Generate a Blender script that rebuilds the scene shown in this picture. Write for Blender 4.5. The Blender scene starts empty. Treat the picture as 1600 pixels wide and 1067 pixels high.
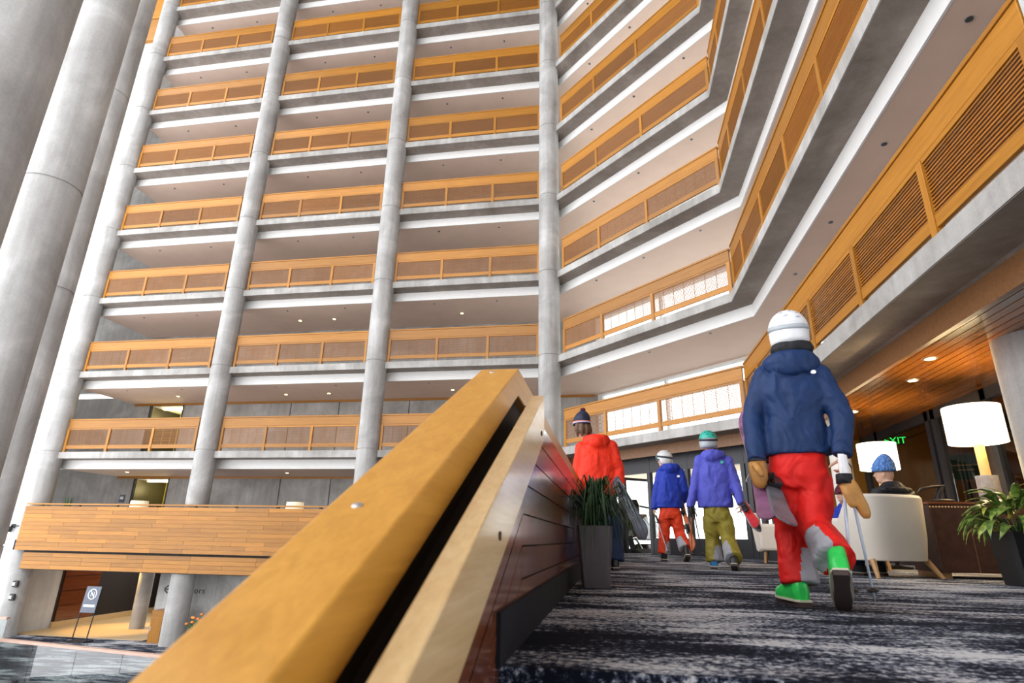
import bpy, bmesh, math, random
from mathutils import Vector, Matrix
R = math.radians
SC = bpy.context.scene
COL = SC.collection

# ------------------------------------------------------------------ camera
H = 2.88                      # storey height
HC = 0.3205                   # lens height over the carpet
CAM_YAW, CAM_PITCH, CAM_ROLL = R(9.75), R(18.715), R(1.074)
cd = bpy.data.cameras.new('camera')
cd.sensor_width = 36.0; cd.sensor_fit = 'HORIZONTAL'; cd.lens = 908.83 / 1600 * 36
cd.clip_start = 0.02; cd.clip_end = 400
cd.dof.use_dof = True; cd.dof.focus_distance = 5.5; cd.dof.aperture_fstop = 3.2
cam = bpy.data.objects.new('camera', cd); COL.objects.link(cam)
CM = Matrix.Rotation(CAM_YAW, 4, 'Z') @ Matrix.Rotation(R(90) + CAM_PITCH, 4, 'X') @ Matrix.Rotation(CAM_ROLL, 4, 'Z')
cam.matrix_world = Matrix.Translation((0, 0, HC)) @ CM
SC.camera = cam
def at(px, py, d):
    """point of the place seen at a picture position, d metres away over the ground"""
    r = CM.to_3x3() @ Vector(((px - 800) / 908.83, -(py - 533.5) / 908.83, -1))
    r *= d / math.hypot(r.x, r.y)
    return Vector((r.x, r.y, r.z + HC))

# ------------------------------------------------------------------ light
w = bpy.data.worlds.new('sky'); SC.world = w; w.use_nodes = True
wn = w.node_tree; bg = wn.nodes['Background']
bg.inputs[0].default_value = (0.97, 0.98, 1.0, 1); bg.inputs[1].default_value = 3.9
SC.view_settings.view_transform = 'Standard'; SC.view_settings.look = 'None'
SC.view_settings.gamma = 1.0; SC.view_settings.use_curve_mapping = False
SC.view_settings.exposure = -0.03

# ------------------------------------------------------------------ materials
MT = {}
def nmat(name):
    m = bpy.data.materials.new(name); m.use_nodes = True; MT[name] = m
    nt = m.node_tree; return m, nt, nt.nodes['Principled BSDF']
def N(nt, t, **kw):
    n = nt.nodes.new(t)
    for k, v in kw.items():
        if k.startswith('i_'): n.inputs[k[2:].replace('_', ' ')].default_value = v
        else: setattr(n, k, v)
    return n
def L(nt, a, b): nt.links.new(a, b)
def coords(nt, scale, rot=(0, 0, 0)):
    t = N(nt, 'ShaderNodeTexCoord'); m = N(nt, 'ShaderNodeMapping')
    m.inputs['Scale'].default_value = scale; m.inputs['Rotation'].default_value = rot
    L(nt, t.outputs['Object'], m.inputs['Vector']); return m.outputs[0]
def noise(nt, vec, scale, detail=4, rough=.55, dist=0):
    n = N(nt, 'ShaderNodeTexNoise'); n.inputs['Scale'].default_value = scale
    n.inputs['Detail'].default_value = detail; n.inputs['Roughness'].default_value = rough; n.inputs['Distortion'].default_value = dist
    L(nt, vec, n.inputs['Vector']); return n.outputs['Fac']
def ramp(nt, fac, stops):
    r = N(nt, 'ShaderNodeValToRGB'); e = r.color_ramp.elements
    while len(e) < len(stops): e.new(.5)
    for x, (p, c) in zip(e, stops): x.position = p; x.color = (*c, 1)
    L(nt, fac, r.inputs[0]); return r.outputs[0]
def mix(nt, fac, a, b, mode='MIX'):
    m = N(nt, 'ShaderNodeMix', data_type='RGBA', blend_type=mode)
    if isinstance(fac, (int, float)): m.inputs[0].default_value = fac
    else: L(nt, fac, m.inputs[0])
    for i, s in ((6, a), (7, b)):
        if isinstance(s, tuple): m.inputs[i].default_value = (*s, 1)
        else: L(nt, s, m.inputs[i])
    return m.outputs[2]
def bump(nt, b, h, strength, dist=.01):
    n = N(nt, 'ShaderNodeBump'); n.inputs['Strength'].default_value = strength; n.inputs['Distance'].default_value = dist
    L(nt, h, n.inputs['Height']); L(nt, n.outputs[0], b.inputs['Normal'])
def plain(name, col, rough=.5, metal=0, spec=.5, var=.0, vscale=8, emit=None, estr=0, coat=0, sheen=0, bmp=0, bscale=60):
    m, nt, b = nmat(name)
    b.inputs['Roughness'].default_value = rough; b.inputs['Metallic'].default_value = metal
    b.inputs['Specular IOR Level'].default_value = spec
    b.inputs['Coat Weight'].default_value = coat; b.inputs['Sheen Weight'].default_value = sheen
    v = coords(nt, (1, 1, 1))
    f = noise(nt, v, vscale, 3)
    c = ramp(nt, f, [(.3, tuple(x * (1 - var) for x in col)), (.7, tuple(min(1, x * (1 + var)) for x in col))])
    L(nt, c, b.inputs['Base Color'])
    if bmp: bump(nt, b, noise(nt, v, bscale, 2), bmp)
    if emit: b.inputs['Emission Color'].default_value = (*emit, 1); b.inputs['Emission Strength'].default_value = estr
    return m
def concrete(name, lo, hi, streak=True, stain=.5):
    m, nt, b = nmat(name)
    v1 = coords(nt, (1, 1, 1)); v2 = coords(nt, (5, 5, .35))
    a = noise(nt, v1, .9, 6, .62, .6); s = noise(nt, v2, 1.2, 4, .6)
    f = noise(nt, v1, 38, 3, .6)
    c = ramp(nt, a, [(.28, lo), (.52, tuple((x + y) / 2 for x, y in zip(lo, hi))), (.68, hi)])
    sc = ramp(nt, s, [(.32, (.62, .60, .58)), (.62, (1, 1, 1))])
    c = mix(nt, stain, c, sc, 'MULTIPLY')
    fc = ramp(nt, f, [(.3, (.86, .86, .86)), (.6, (1, 1, 1))])
    c = mix(nt, .7, c, fc, 'MULTIPLY')
    L(nt, c, b.inputs['Base Color']); b.inputs['Roughness'].default_value = .72; b.inputs['Specular IOR Level'].default_value = .35
    bump(nt, b, f, .15, .004)
    return m
def wood(name, dark, light, axis='X', rough=.38, scale=1.0, coat=0.0, spec=.5, rnd=.25, bmp=.035):
    m, nt, b = nmat(name)
    st = {'X': (.8, 14, 14), 'Y': (14, .8, 14), 'Z': (14, 14, .8)}[axis]
    v = coords(nt, tuple(x * scale for x in st))
    oi = N(nt, 'ShaderNodeObjectInfo')
    add = N(nt, 'ShaderNodeVectorMath', operation='ADD'); L(nt, v, add.inputs[0])
    sc = N(nt, 'ShaderNodeMath', operation='MULTIPLY'); sc.inputs[1].default_value = 37.0; L(nt, oi.outputs['Random'], sc.inputs[0])
    L(nt, sc.outputs[0], add.inputs[1])
    g = noise(nt, add.outputs[0], 1.6, 6, .6, .8)
    g2 = noise(nt, add.outputs[0], 7.0, 3, .6)
    c = ramp(nt, g, [(.25, dark), (.75, light)])
    c2 = ramp(nt, g2, [(.35, (.86, .84, .8)), (.65, (1, 1, 1))])
    c = mix(nt, .6, c, c2, 'MULTIPLY')
    rr = ramp(nt, oi.outputs['Random'], [(0, (1 - rnd,) * 3), (1, (1 + rnd * .5,) * 3)])
    c = mix(nt, 1.0, c, rr, 'MULTIPLY')
    L(nt, c, b.inputs['Base Color']); b.inputs['Roughness'].default_value = rough
    b.inputs['Specular IOR Level'].default_value = spec
    b.inputs['Coat Weight'].default_value = coat; b.inputs['Coat Roughness'].default_value = .12
    if bmp: bump(nt, b, g2, bmp, .002)
    return m
concrete('concrete', (.30, .285, .265), (.58, .57, .555))
concrete('concrete_column', (.33, .32, .31), (.60, .595, .59), stain=.55)
concrete('concrete_dark', (.16, .14, .12), (.28, .26, .235), stain=.6)
concrete('concrete_brown', (.22, .180, .152), (.38, .325, .285), stain=.4)
concrete('concrete_pale', (.50, .51, .51), (.66, .67, .67), stain=.35)
plain('white_paint', (.84, .83, .81), .6, var=.02)
plain('ceiling_beige', (.79, .59, .475), .75, var=.03, vscale=2)
plain('wall_white', (.82, .80, .77), .6, var=.02, vscale=2)
OAK_D, OAK_L = (.36, .135, .011), (.52, .225, .022)
wood('oak_x', OAK_D, OAK_L, 'X')
wood('oak_y', OAK_D, OAK_L, 'Y')
wood('oak_z', OAK_D, OAK_L, 'Z')
wood('oak_slat', (.30, .105, .011), (.43, .17, .022), 'X')
wood('oak_cap', (.50, .225, .026), (.66, .33, .055), 'Y', rough=.34, rnd=.02)
wood('maple_rail', (.64, .42, .19), (.78, .56, .30), 'Y', rough=.25, rnd=.02, coat=.4)
wood('cherry_y', (.13, .034, .012), (.235, .072, .028), 'Y', rough=.16, coat=.5, rnd=.18)
wood('cherry_x', (.16, .045, .014), (.26, .085, .030), 'X', rough=.25, coat=.3, rnd=.18)
wood('wood_shade_dark', (.030, .010, .006), (.060, .020, .010), 'X', rough=.5)  # wood colour darkened to paint in the deep shade of the passage
wood('ceiling_plank_y', (.24, .075, .014), (.40, .15, .030), 'Y', rough=.2, coat=.6, rnd=.3, bmp=0)
wood('fascia_brown', (.20, .085, .03), (.32, .15, .06), 'X', rough=.4, rnd=.06)
plain('slot_black', (.02, .012, .008), .7)
plain('black_base', (.010, .010, .013), .8, var=.2, spec=.15)
plain('steel_plug', (.62, .62, .62), .35, metal=.8)
plain('frame_dark', (.035, .035, .04), .4, metal=.3)
plain('dark_metal', (.02, .02, .022), .45, metal=.4)
plain('snow', (.90, .92, .95), .8)
plain('light_lens', (.05, .05, .05), .3)
plain('warm_lens', (.9, .75, .4), .4, emit=(1, .72, .28), estr=14)
plain('olive_yellow', (.42, .36, .03), .7, var=.05)
plain('tan_floor', (.62, .42, .20), .5, var=.05)
plain('pink_cap', (.62, .42, .34), .4, var=.06)
plain('green_paper', (.02, .10, .04), .6)
plain('lettering_dark', (.03, .03, .035), .6)
plain('lettering_white', (.85, .86, .88), .6)
plain('sign_grey', (.12, .14, .19), .4, var=.1)
def glass(name, tint, refl, rough=.02, trans=.75):
    m, nt, b = nmat(name); nt.nodes.remove(b)
    out = [n for n in nt.nodes if n.type == 'OUTPUT_MATERIAL'][0]
    t = N(nt, 'ShaderNodeBsdfTransparent'); t.inputs[0].default_value = (*tint, 1)
    g = N(nt, 'ShaderNodeBsdfGlossy'); g.inputs['Roughness'].default_value = rough
    fr = N(nt, 'ShaderNodeFresnel'); fr.inputs[0].default_value = 1.5
    ml = N(nt, 'ShaderNodeMath', operation='MULTIPLY_ADD'); ml.inputs[1].default_value = 1.0; ml.inputs[2].default_value = refl; ml.use_clamp = True
    ge = N(nt, 'ShaderNodeNewGeometry'); bf = N(nt, 'ShaderNodeMath', operation='SUBTRACT'); bf.inputs[0].default_value = 1.0; L(nt, ge.outputs['Backfacing'], bf.inputs[1])
    mb_ = N(nt, 'ShaderNodeMath', operation='MULTIPLY'); L(nt, fr.outputs[0], ml.inputs[0]); L(nt, ml.outputs[0], mb_.inputs[0]); L(nt, bf.outputs[0], mb_.inputs[1]); mx = N(nt, 'ShaderNodeMixShader')
    L(nt, mb_.outputs[0], mx.inputs[0]); L(nt, t.outputs[0], mx.inputs[1]); L(nt, g.outputs[0], mx.inputs[2]); L(nt, mx.outputs[0], out.inputs[0])
    return m
glass('glass_clear', (.93, .96, .95), .0)
glass('glass_balustrade', (.80, .88, .87), .22)
glass('glass_dark', (.62, .58, .52), .10)
# woven carpet with worn pale streaks
m, nt, b = nmat('carpet')
v_u = coords(nt, (.75, 2.3, 1)); v_f = coords(nt, (14, 40, 1)); v_f2 = coords(nt, (75, 14, 1)); v_1 = coords(nt, (1, 1, 1))
s1 = noise(nt, v_u, 1.1, 7, .72, .3); s2 = noise(nt, v_f, 1.0, 4, .7); s3 = noise(nt, v_f2, 1.0, 3, .7); s4 = noise(nt, v_1, .55, 3, .5)
def madd(nt, a, k, c):
    n = N(nt, 'ShaderNodeMath', operation='MULTIPLY_ADD'); L(nt, a, n.inputs[0]); n.inputs[1].default_value = k
    if isinstance(c, float): n.inputs[2].default_value = c
    else: L(nt, c, n.inputs[2])
    return n.outputs[0]
sp_ = noise(nt, v_1, 42, 3, .7); s5 = noise(nt, coords(nt, (1.1, 5.5, 1), (0, 0, .35)), 1.3, 5, .65, .4)
tot = madd(nt, s1, 1.05, madd(nt, s5, .45, madd(nt, sp_, .75, madd(nt, s2, .15, madd(nt, s4, .35, -.865)))))
cc = ramp(nt, tot, [(.42, (.006, .008, .016)), (.48, (.018, .023, .042)), (.535, (.13, .148, .20)), (.62, (.58, .58, .60))])
br = noise(nt, coords(nt, (.5, 1.6, 1)), 1.0, 3, .6)
cc = mix(nt, ramp(nt, br, [(.50, (0, 0, 0)), (.66, (1, 1, 1))]), cc, mix(nt, .55, cc, (.62, .52, .45), 'MULTIPLY'))
L(nt, cc, b.inputs['Base Color']); b.inputs['Roughness'].default_value = .95; b.inputs['Specular IOR Level'].default_value = .1
bump(nt, b, s2, .35, .006)

# ------------------------------------------------------------------ mesh helpers
class MB:
    def __init__(s): s.v = []; s.f = []
    def add(s, vs, fs):
        o = len(s.v); s.v += [tuple(p) for p in vs]; s.f += [tuple(i + o for i in f) for f in fs]; return s
    def box(s, x0, x1, y0, y1, z0, z1, mtx=None):
        vs = [Vector((x, y, z)) for z in (z0, z1) for y in (y0, y1) for x in (x0, x1)]
        if mtx: vs = [mtx @ p for p in vs]
        return s.add(vs, [(0, 2, 3, 1), (4, 5, 7, 6), (0, 1, 5, 4), (2, 6, 7, 3), (0, 4, 6, 2), (1, 3, 7, 5)])
    def prism(s, poly, z0, z1):
        n = len(poly)
        a = sum(poly[i][0] * poly[(i + 1) % n][1] - poly[(i + 1) % n][0] * poly[i][1] for i in range(n))
        if a < 0: poly = poly[::-1]
        vs = [(x, y, z0) for x, y in poly] + [(x, y, z1) for x, y in poly]
        return s.add(vs, [tuple(range(n))[::-1], tuple(range(n, 2 * n))] + [(i, (i + 1) % n, n + (i + 1) % n, n + i) for i in range(n)])
    def loft(s, rings, cap=True):
        n = len(rings[0]); o = len(s.v)
        for r in rings: s.v += [tuple(p) for p in r]
        for k in range(len(rings) - 1):
            for i in range(n):
                j = (i + 1) % n; s.f.append((o + k * n + i, o + k * n + j, o + (k + 1) * n + j, o + (k + 1) * n + i))
        if cap:
            s.f.append(tuple(o + i for i in range(n))[::-1]); s.f.append(tuple(o + (len(rings) - 1) * n + i for i in range(n)))
        return s
    def lathe(s, prof, c=(0, 0, 0), seg=24, cap=True):
        return s.loft([[(c[0] + r * math.cos(2 * math.pi * i / seg), c[1] + r * math.sin(2 * math.pi * i / seg), c[2] + z) for i in range(seg)] for r, z in prof], cap)
    def tube(s, pts, rad, seg=10, side=None, flat=1.0, cap=True):
        """sweep along pts; rad per point; flat scales the second axis"""
        pts = [Vector(p) for p in pts]; n = len(pts)
        if isinstance(rad, (int, float)): rad = [rad] * n
        rings = []; a = None
        for i, p in enumerate(pts):
            t = (pts[min(i + 1, n - 1)] - pts[max(i - 1, 0)]).normalized()
            if a is None:
                a = Vector(side) if side is not None else (Vector((0, 0, 1)) if abs(t.z) < .9 else Vector((1, 0, 0)))
            a = (a - t * a.dot(t)).normalized(); bb = t.cross(a)
            rr = rad[i]; ra, rb = rr if isinstance(rr, tuple) else (rr, rr * flat)
            rings.append([p + a * ra * math.cos(2 * math.pi * k / seg) + bb * rb * math.sin(2 * math.pi * k / seg) for k in range(seg)])
        return s.loft(rings, cap)
    def ball(s, c, r, seg=16, ring=10, mtx=None):
        rx, ry, rz = r if isinstance(r, tuple) else (r, r, r); c = Vector(c)
        mtx = mtx or Matrix.Identity(3); rings = []
        for k in range(1, ring):
            th = math.pi * k / ring
            rings.append([c + mtx @ Vector((rx * math.sin(th) * math.cos(2 * math.pi * i / seg), ry * math.sin(th) * math.sin(2 * math.pi * i / seg), -rz * math.cos(th))) for i in range(seg)])
        return s.loft(rings)
    def build(s, name, mt, parent=None, smooth=False, bevel=0):
        me = bpy.data.meshes.new(name); me.from_pydata(s.v, [], s.f); me.validate(); me.update()
        return link(name, me, mt, parent, smooth, bevel)
def link(name, me, mt, parent=None, smooth=False, bevel=0):
    if mt: me.materials.clear(); me.materials.append(MT[mt])
    o = bpy.data.objects.new(name, me); COL.objects.link(o)
    if parent is not None: o.parent = parent
    if smooth:
        for p in me.polygons: p.use_smooth = True
        if smooth != 'all': me.set_sharp_from_angle(angle=R(42))
    if bevel:
        bv = o.modifiers.new('edge', 'BEVEL'); bv.width = bevel; bv.segments = 2; bv.limit_method = 'ANGLE'
    return o
def empty(name, loc=(0, 0, 0), rz=0):
    o = bpy.data.objects.new(name, None); COL.objects.link(o); o.location = loc; o.rotation_euler = (0, 0, rz); o.empty_display_size = .1; return o
def tag(o, label, cat=None, group=None, kind=None):
    o['label'] = label
    if cat: o['category'] = cat
    if group: o['group'] = group
    if kind: o['kind'] = kind
    return o
def struct(o, label, cat): return tag(o, label, cat, kind='structure')
def copy_tree(o, parent=None):
    c = o.copy(); COL.objects.link(c); c.parent = parent
    for ch in o.children: copy_tree(ch, c)
    return c
ORD = ['first', 'second', 'third', 'fourth', 'fifth', 'sixth', 'seventh', 'eighth', 'ninth', 'tenth']

# ------------------------------------------------------------------ the balcony tiers: plan lines
S2 = math.sqrt(2); V1, U3 = 17.43, 2.85; SS = 15.78
UL, VS = -19.1, -6.6
def plan(d):                    # lip line pushed d metres into the building
    return [(UL, V1 + d), (SS + d * S2 - V1 - d, V1 + d), (U3 + d, SS + d * S2 - U3 - d), (U3 + d, VS)]
def ring(d0, d1, a=0, b=3):
    p, q = plan(d0)[a:b + 1], plan(d1)[a:b + 1]; return p + q[::-1]
DEP = 3.07
NLEV = 9
for k in range(NLEV):
    z = H * (k + 1)
    o = MB().prism(ring(0, DEP), z - .22, z).build('balcony_slab', 'concrete')
    struct(o, f'concrete balcony floor slab with pale edge, {ORD[k]} balcony tier from the bottom', 'slab')
    MB().prism(ring(.012, .489), z - .226, z - .2195).build('soffit_strip', 'concrete_brown', o)  # thin underside layer, darker and browner than the slab edge
    a, b_ = (0, 3) if k > 0 else (0, 1)
    o = MB().prism(ring(.52, DEP, a, b_), z - .52, z - .2205).build('ceiling', 'ceiling_beige')
    struct(o, f'smooth beige ceiling under the {ORD[k]} balcony tier from the bottom', 'ceiling')
    o = MB().prism(ring(.49, .52, a, b_), z - .525, z - .2205).build(f'trim_{k + 1}', 'white_paint')
    struct(o, f'white painted band along the ceiling edge under the {ORD[k]} balcony tier', 'trim')
o = MB().prism([(14, -28), (14, 24), (-38, 24)], H * 10, H * 10 + .3).build('roof', 'concrete_dark')  # unseen roof, extended past the glass line to shade the upper tiers
struct(o, 'dark flat unseen roof over the atrium, overhang added to shade the upper tiers', 'roof')
o = MB().prism([(-.9, -2.7), (6.2, -9.8), (6.2, -10.3), (-1.25, -2.85)], -H, H * 10).build('wall_light_block', 'concrete_dark')  # added out of view to cut light coming from behind the camera
struct(o, 'unseen dark wall added behind the stair to block light from outside', 'wall')

# back walls of the corridors
DU0, DU1 = -18.28, -16.88       # doorway
def wallbox(x0, x1, z0, z1, mt, name, label):
    return struct(MB().box(x0, x1, V1 + DEP, V1 + DEP + .25, z0, z1).build(name, mt), label, 'wall')
P1b = plan(DEP)[1][0]
for i, z in enumerate((0, H)):
    mb = MB(); y0, y1 = V1 + DEP, V1 + DEP + .25
    mb.box(-24, DU0, y0, y1, z, z + H - .24); mb.box(DU1, P1b, y0, y1, z, z + H - .24); mb.box(DU0, DU1, y0, y1, z + 2.27, z + H - .24)
    mb.box(-24, -23.9, V1 + .6, y0, z, z + H - .24)
    struct(mb.build(f'wall_corridor_{i + 1}', 'concrete'), ['raw concrete back wall with a lit doorway behind the planked terrace', 'raw concrete back wall with a lit doorway behind the lowest louvred railings'][i], 'wall')
    # formwork joints and a lit room behind the doorway
    for n_, x in enumerate((-15.0, -12.2, -10.2, -7.4, -4.6)):
        struct(MB().box(x, x + .03, y0 - .006, y0 + .01, z, z + 2.34).build(f'trim_{20 + i * 5 + n_}', 'slot_black'), f'dark vertical joint in the concrete wall, {ORD[n_]} from the doorway on the {["terrace", "lowest louvred"][i]} tier', 'trim')
    d = empty(f'door_{i + 1}', (DU0, y0, z)); struct(d, ['lit yellow doorway behind the planked terrace', 'lit yellow doorway behind the lowest louvred railing'][i], 'door')
    W = DU1 - DU0
    MB().box(.02, W - .02, 1.6, 1.64, 0, 2.27).build('back_panel', 'olive_yellow', d)
    MB().box(0, .02, .02, 1.6, 0, 2.27).build('side_panel', 'frame_dark', d)
    MB().box(W - .02, W, .02, 1.6, 0, 2.27).build('side_panel', 'olive_yellow', d)
    MB().box(0, W, .02, 1.6, 2.25, 2.27).build('head_panel', 'white_paint', d)
    MB().box(.28, W - .1, .25, .4, 2.18, 2.25).build('head_lamp', 'warm_lens', d)
    f = MB(); f.box(-.09, 0, -.02, .1, 0, 2.36); f.box(W, W + .05, -.02, .1, 0, 2.36); f.box(-.09, W + .05, -.02, .1, 2.27, 2.36); f.build('door_frame', 'frame_dark', d)
    la = bpy.data.lights.new('doorway_glow', 'POINT'); la.energy = 30; la.color = (1, .82, .35); la.shadow_soft_size = .2
    lo = bpy.data.objects.new('doorway_glow', la); COL.objects.link(lo); lo.location = (DU0 + .7, y0 + .9, z + 1.9)
    # wood strip where the ceiling meets the wall
    struct(MB().box(UL, P1b - .1, y0 - .05, y0 - .004, z + H - .60, z + H - .522).build(f'trim_{40 + i}', 'oak_x'), ['thin oak strip at the top of the concrete wall behind the terrace', 'thin oak strip at the top of the concrete wall on the lowest louvred tier'][i], 'trim')
wallbox(-24, P1b, 2 * H, H * 10, 'concrete', 'wall_back', 'raw concrete back wall of the upper corridors behind the long facade')
# seg 2 outer wall with windows, seg 3 outer wall
pa, pb = plan(DEP)[1], plan(DEP)[2]
ang = R(-45); LEN2 = math.hypot(pb[0] - pa[0], pb[1] - pa[1])
def frame2(d, z): # local frame of the diagonal: x along, y into the building
    p = plan(d)[1]; return Matrix.Translation((p[0], p[1], z)) @ Matrix.Rotation(ang, 4, 'Z')
M2 = frame2(DEP, 0)
wb = MB()
for k in range(0, 9):
    z = H * (k + 1)
    wb.box(0, LEN2, 0, .2, z - .22, z + .12, M2); wb.box(0, LEN2, 0, .2, z + 2.3, z + H - .22, M2); wb.box(0, .15, 0, .2, z + .12, z + 2.3, M2); wb.box(LEN2 - .15, LEN2, 0, .2, z + .12, z + 2.3, M2)
struct(wb.build('wall_diagonal', 'wall_white'), 'white outer wall with tall windows behind the slanted run of balconies', 'wall')
for k in range(0, 9):
    z = H * (k + 1) + .12
    wn_ = empty(f'window_{k + 1}', M2.translation + Vector((0, 0, z)), ang)
    struct(wn_, f'bright wide window at the back of the slanted balcony, {ORD[k]} tier from the bottom', 'window')
    for q in range(4):
        x = .15 + q * (LEN2 - .3) / 3
        MB().box(x - .04, x + .04, .04, .16, 0, 2.18).build('mullion', 'wall_white', wn_)
        if q < 3: MB().box(x + .04, x + (LEN2 - .3) / 3 - .04, .09, .10, 0, 2.18).build('pane', 'glass_clear', wn_)
struct(MB().box(U3 + DEP, U3 + DEP + .2, VS, pb[1], H * 1, H * 10).build('wall_right', 'wall_white'), 'smooth white back wall of the balconies above the lounge', 'wall')
struct(MB().box(U3 + .08, U3 + DEP, 2.55, 3.62, -H, H * 10).build('pier_concrete', 'concrete_pale'), 'pale concrete pier cutting off the railing above the lounge', 'pier')

# ------------------------------------------------------------------ round concrete columns
def column(x, y, r, z0, z1, joints, mt, label, name='column', gap=.012):
    prof = [(r, z0)]
    for j in joints:
        prof += [(r, j - gap), (r - .02, j - gap), (r - .02, j + gap), (r, j + gap)]
    prof.append((r, z1))
    o = MB().lathe(prof, (x, y, 0), 40).build(name, mt, smooth=True)
    return struct(o, label, 'column')
CU = [-19.14, -13.19, -7.55, -1.80]
jl = [H * (k + 1) + .02 for k in range(-1, 9)]
for i, u in enumerate(CU):
    column(u, V1 + .06, .345, -H, H * 10, jl, 'concrete_column', ['slim round concrete column at the far end beside the pale wall', 'slim round concrete column, second of the four along the long facade', 'slim round concrete column, third of the four along the long facade', 'slim round concrete column where the long facade turns slantwise'][i])
big = [(-5.17, 3.20, [2 * H * q for q in range(0, 5)], 'thick concrete column cut by the edge of the picture at the top corner'), (-9.13, 7.05, [2 * H * q for q in range(0, 5)], 'thick pale concrete column standing foremost in full view'), (-13.1, 10.86, [2 * H * q for q in range(0, 5)], 'thick shadowed concrete column behind the foremost thick one')]
for x, y, js, lb in big:
    column(x, y, .435, -H, H * 10, js, 'concrete_column', lb, gap=.02)
column(4.60, 6.72, .45, 0, 2.52, [], 'concrete_column', 'thick smooth concrete column in the lounge beside the bright table lamp')
column(4.05, 11.35, .17, 0, 2.5, [], 'wall_white', 'slim beige round pillar behind the ski poles')

# pale wall beyond the far column, with panel joints, and the timber piece above it
wl = empty('wall_left'); struct(wl, 'pale concrete panel wall between thick column and far slim column', 'wall')
zz = [-H] + [H * (k + 1) - .02 for k in range(-1, 7)] + [21.3]
for a_, b_ in zip(zz[:-1], zz[1:]):
    MB().box(-25, -19.2, 17.62, 17.9, a_ + .02, b_).build('panel', 'concrete_pale', wl)
    MB().box(-25, -19.2, 17.64, 17.9, a_, a_ + .02).build('joint', 'concrete', wl)
tb = empty('timber_screen', (-19.46, 17.5, 21.4)); tag(tb, 'orange timber screen panels above the pale wall at the top', 'screen')
MB().box(-4, -.05, .0, .06, 0, 1.15).build('panel', 'oak_x', tb)
MB().box(-4, -.05, .0, .06, 1.22, 3.0).build('panel', 'oak_x', tb)
MB().box(-4, -.05, -.04, .5, -.1, 0).build('bottom_board', 'oak_x', tb)

# ------------------------------------------------------------------ louvred railings
def railing(length, posts, each_slat):
    """x along the balcony, y into the building, z from the slab"""
    r = empty('balcony_railing')
    tr = MB(); tr.box(0, length, 0, .05, .83, 1.10); tr.build('top_fascia', 'oak_x', r, bevel=.006)
    MB().box(-.005, length + .005, -.015, .11, 1.102, 1.15).build('cap_rail', 'oak_x', r, bevel=.006)
    MB().box(0, length, .0, .045, .775, .826).build('upper_rail', 'oak_x', r)
    br = MB().box(0, length, .004, .045, .115, .235).build('bottom_rail', 'oak_x', r)
    for p in posts:
        p0 = min(max(p - .045, 0), length - .09)
        MB().box(p0, p0 + .09, -.012, .07, .0, .815).build('post', 'oak_z', r, bevel=.004)
    for a_, b_ in zip(posts[:-1], posts[1:]):
        x0, x1 = a_ + .045, b_ - .045
        if a_ == posts[0]: x0 = max(x0, .09)
        if b_ == posts[-1]: x1 = min(x1, length - .09)
        n = 15; pitch = .54 / n
        T = lambda q: Matrix.Translation((0, .024, .235 + (q + .5) * pitch)) @ Matrix.Rotation(R(8), 4, 'X')
        if each_slat:
            me = None
            for q in range(n):
                if me is None:
                    o = MB().box(x0, x1, -.014, .014, -.007, .007).build('slat', 'oak_slat', r); me = o.data
                else:
                    o = bpy.data.objects.new('slat', me); COL.objects.link(o); o.parent = r
                o.matrix_local = T(q)
        else:
            mb = MB()
            for q in range(n): mb.box(x0, x1, -.014, .014, -.007, .007, T(q))
            o = mb.build('slats', 'oak_slat', r); o['kind'] = 'stuff'
        tie = MB(); nt_ = max(2, int((x1 - x0) / .3))
        for q in range(1, nt_):
            x = x0 + (x1 - x0) * q / nt_; tie.box(x - .006, x + .006, .036, .046, .235, .775)
        o = tie.build('ties', 'oak_z', r); o['kind'] = 'stuff'
    return r
LB = 5.08; BAY = [(-18.76, 'bay beside the pale wall'), (-12.80, 'middle bay of the facade'), (-7.20, 'bay before the slanted run')]
pr = railing(LB, [0, 1.69, 3.39, LB], False); first = True
for k in range(NLEV):
    for bi, (u, bt) in enumerate(BAY):
        o = pr if first else copy_tree(pr); first = False
        o.location = (u, V1 + .07, H * (k + 1)); o.scale = (.957 if bi == 1 else 1, 1, 1)
        tag(o, f'louvred oak railing, {ORD[k]} tier up, {bt}', 'railing', 'balcony railings of the long facade')
q0, q1 = plan(.07)[1], plan(.07)[2]
L2 = math.hypot(q1[0] - q0[0], q1[1] - q0[1])
st = .40
pr2 = railing(L2 - st - .02, [0, 1.72, 3.62, L2 - st - .02], False); first = True
for k in range(NLEV):
    o = pr2 if first else copy_tree(pr2); first = False
    o.location = (q0[0] + st / S2, q0[1] - st / S2, H * (k + 1)); o.rotation_euler = (0, 0, ang)
    tag(o, f'louvred oak railing on the slanted run of balconies, {ORD[k]} tier up', 'railing', 'balcony railings of the slanted run')
V3 = q1[1] - .13; L3 = V3 - 3.63
posts3 = [0] + [V3 - x for x in (11.73, 10.08, 8.44, 6.79, 5.14)] + [L3]
for k in range(7):
    if k < 2: pr3 = railing(L3, posts3, k == 0); o = pr3
    else: o = copy_tree(pr3)
    o.location = (U3 + .07, V3, H * (k + 1)); o.rotation_euler = (0, 0, R(-90))
    tag(o, f'louvred oak railing running above the lounge, {ORD[k]} tier up', 'railing', 'balcony railings above the lounge')

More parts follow.
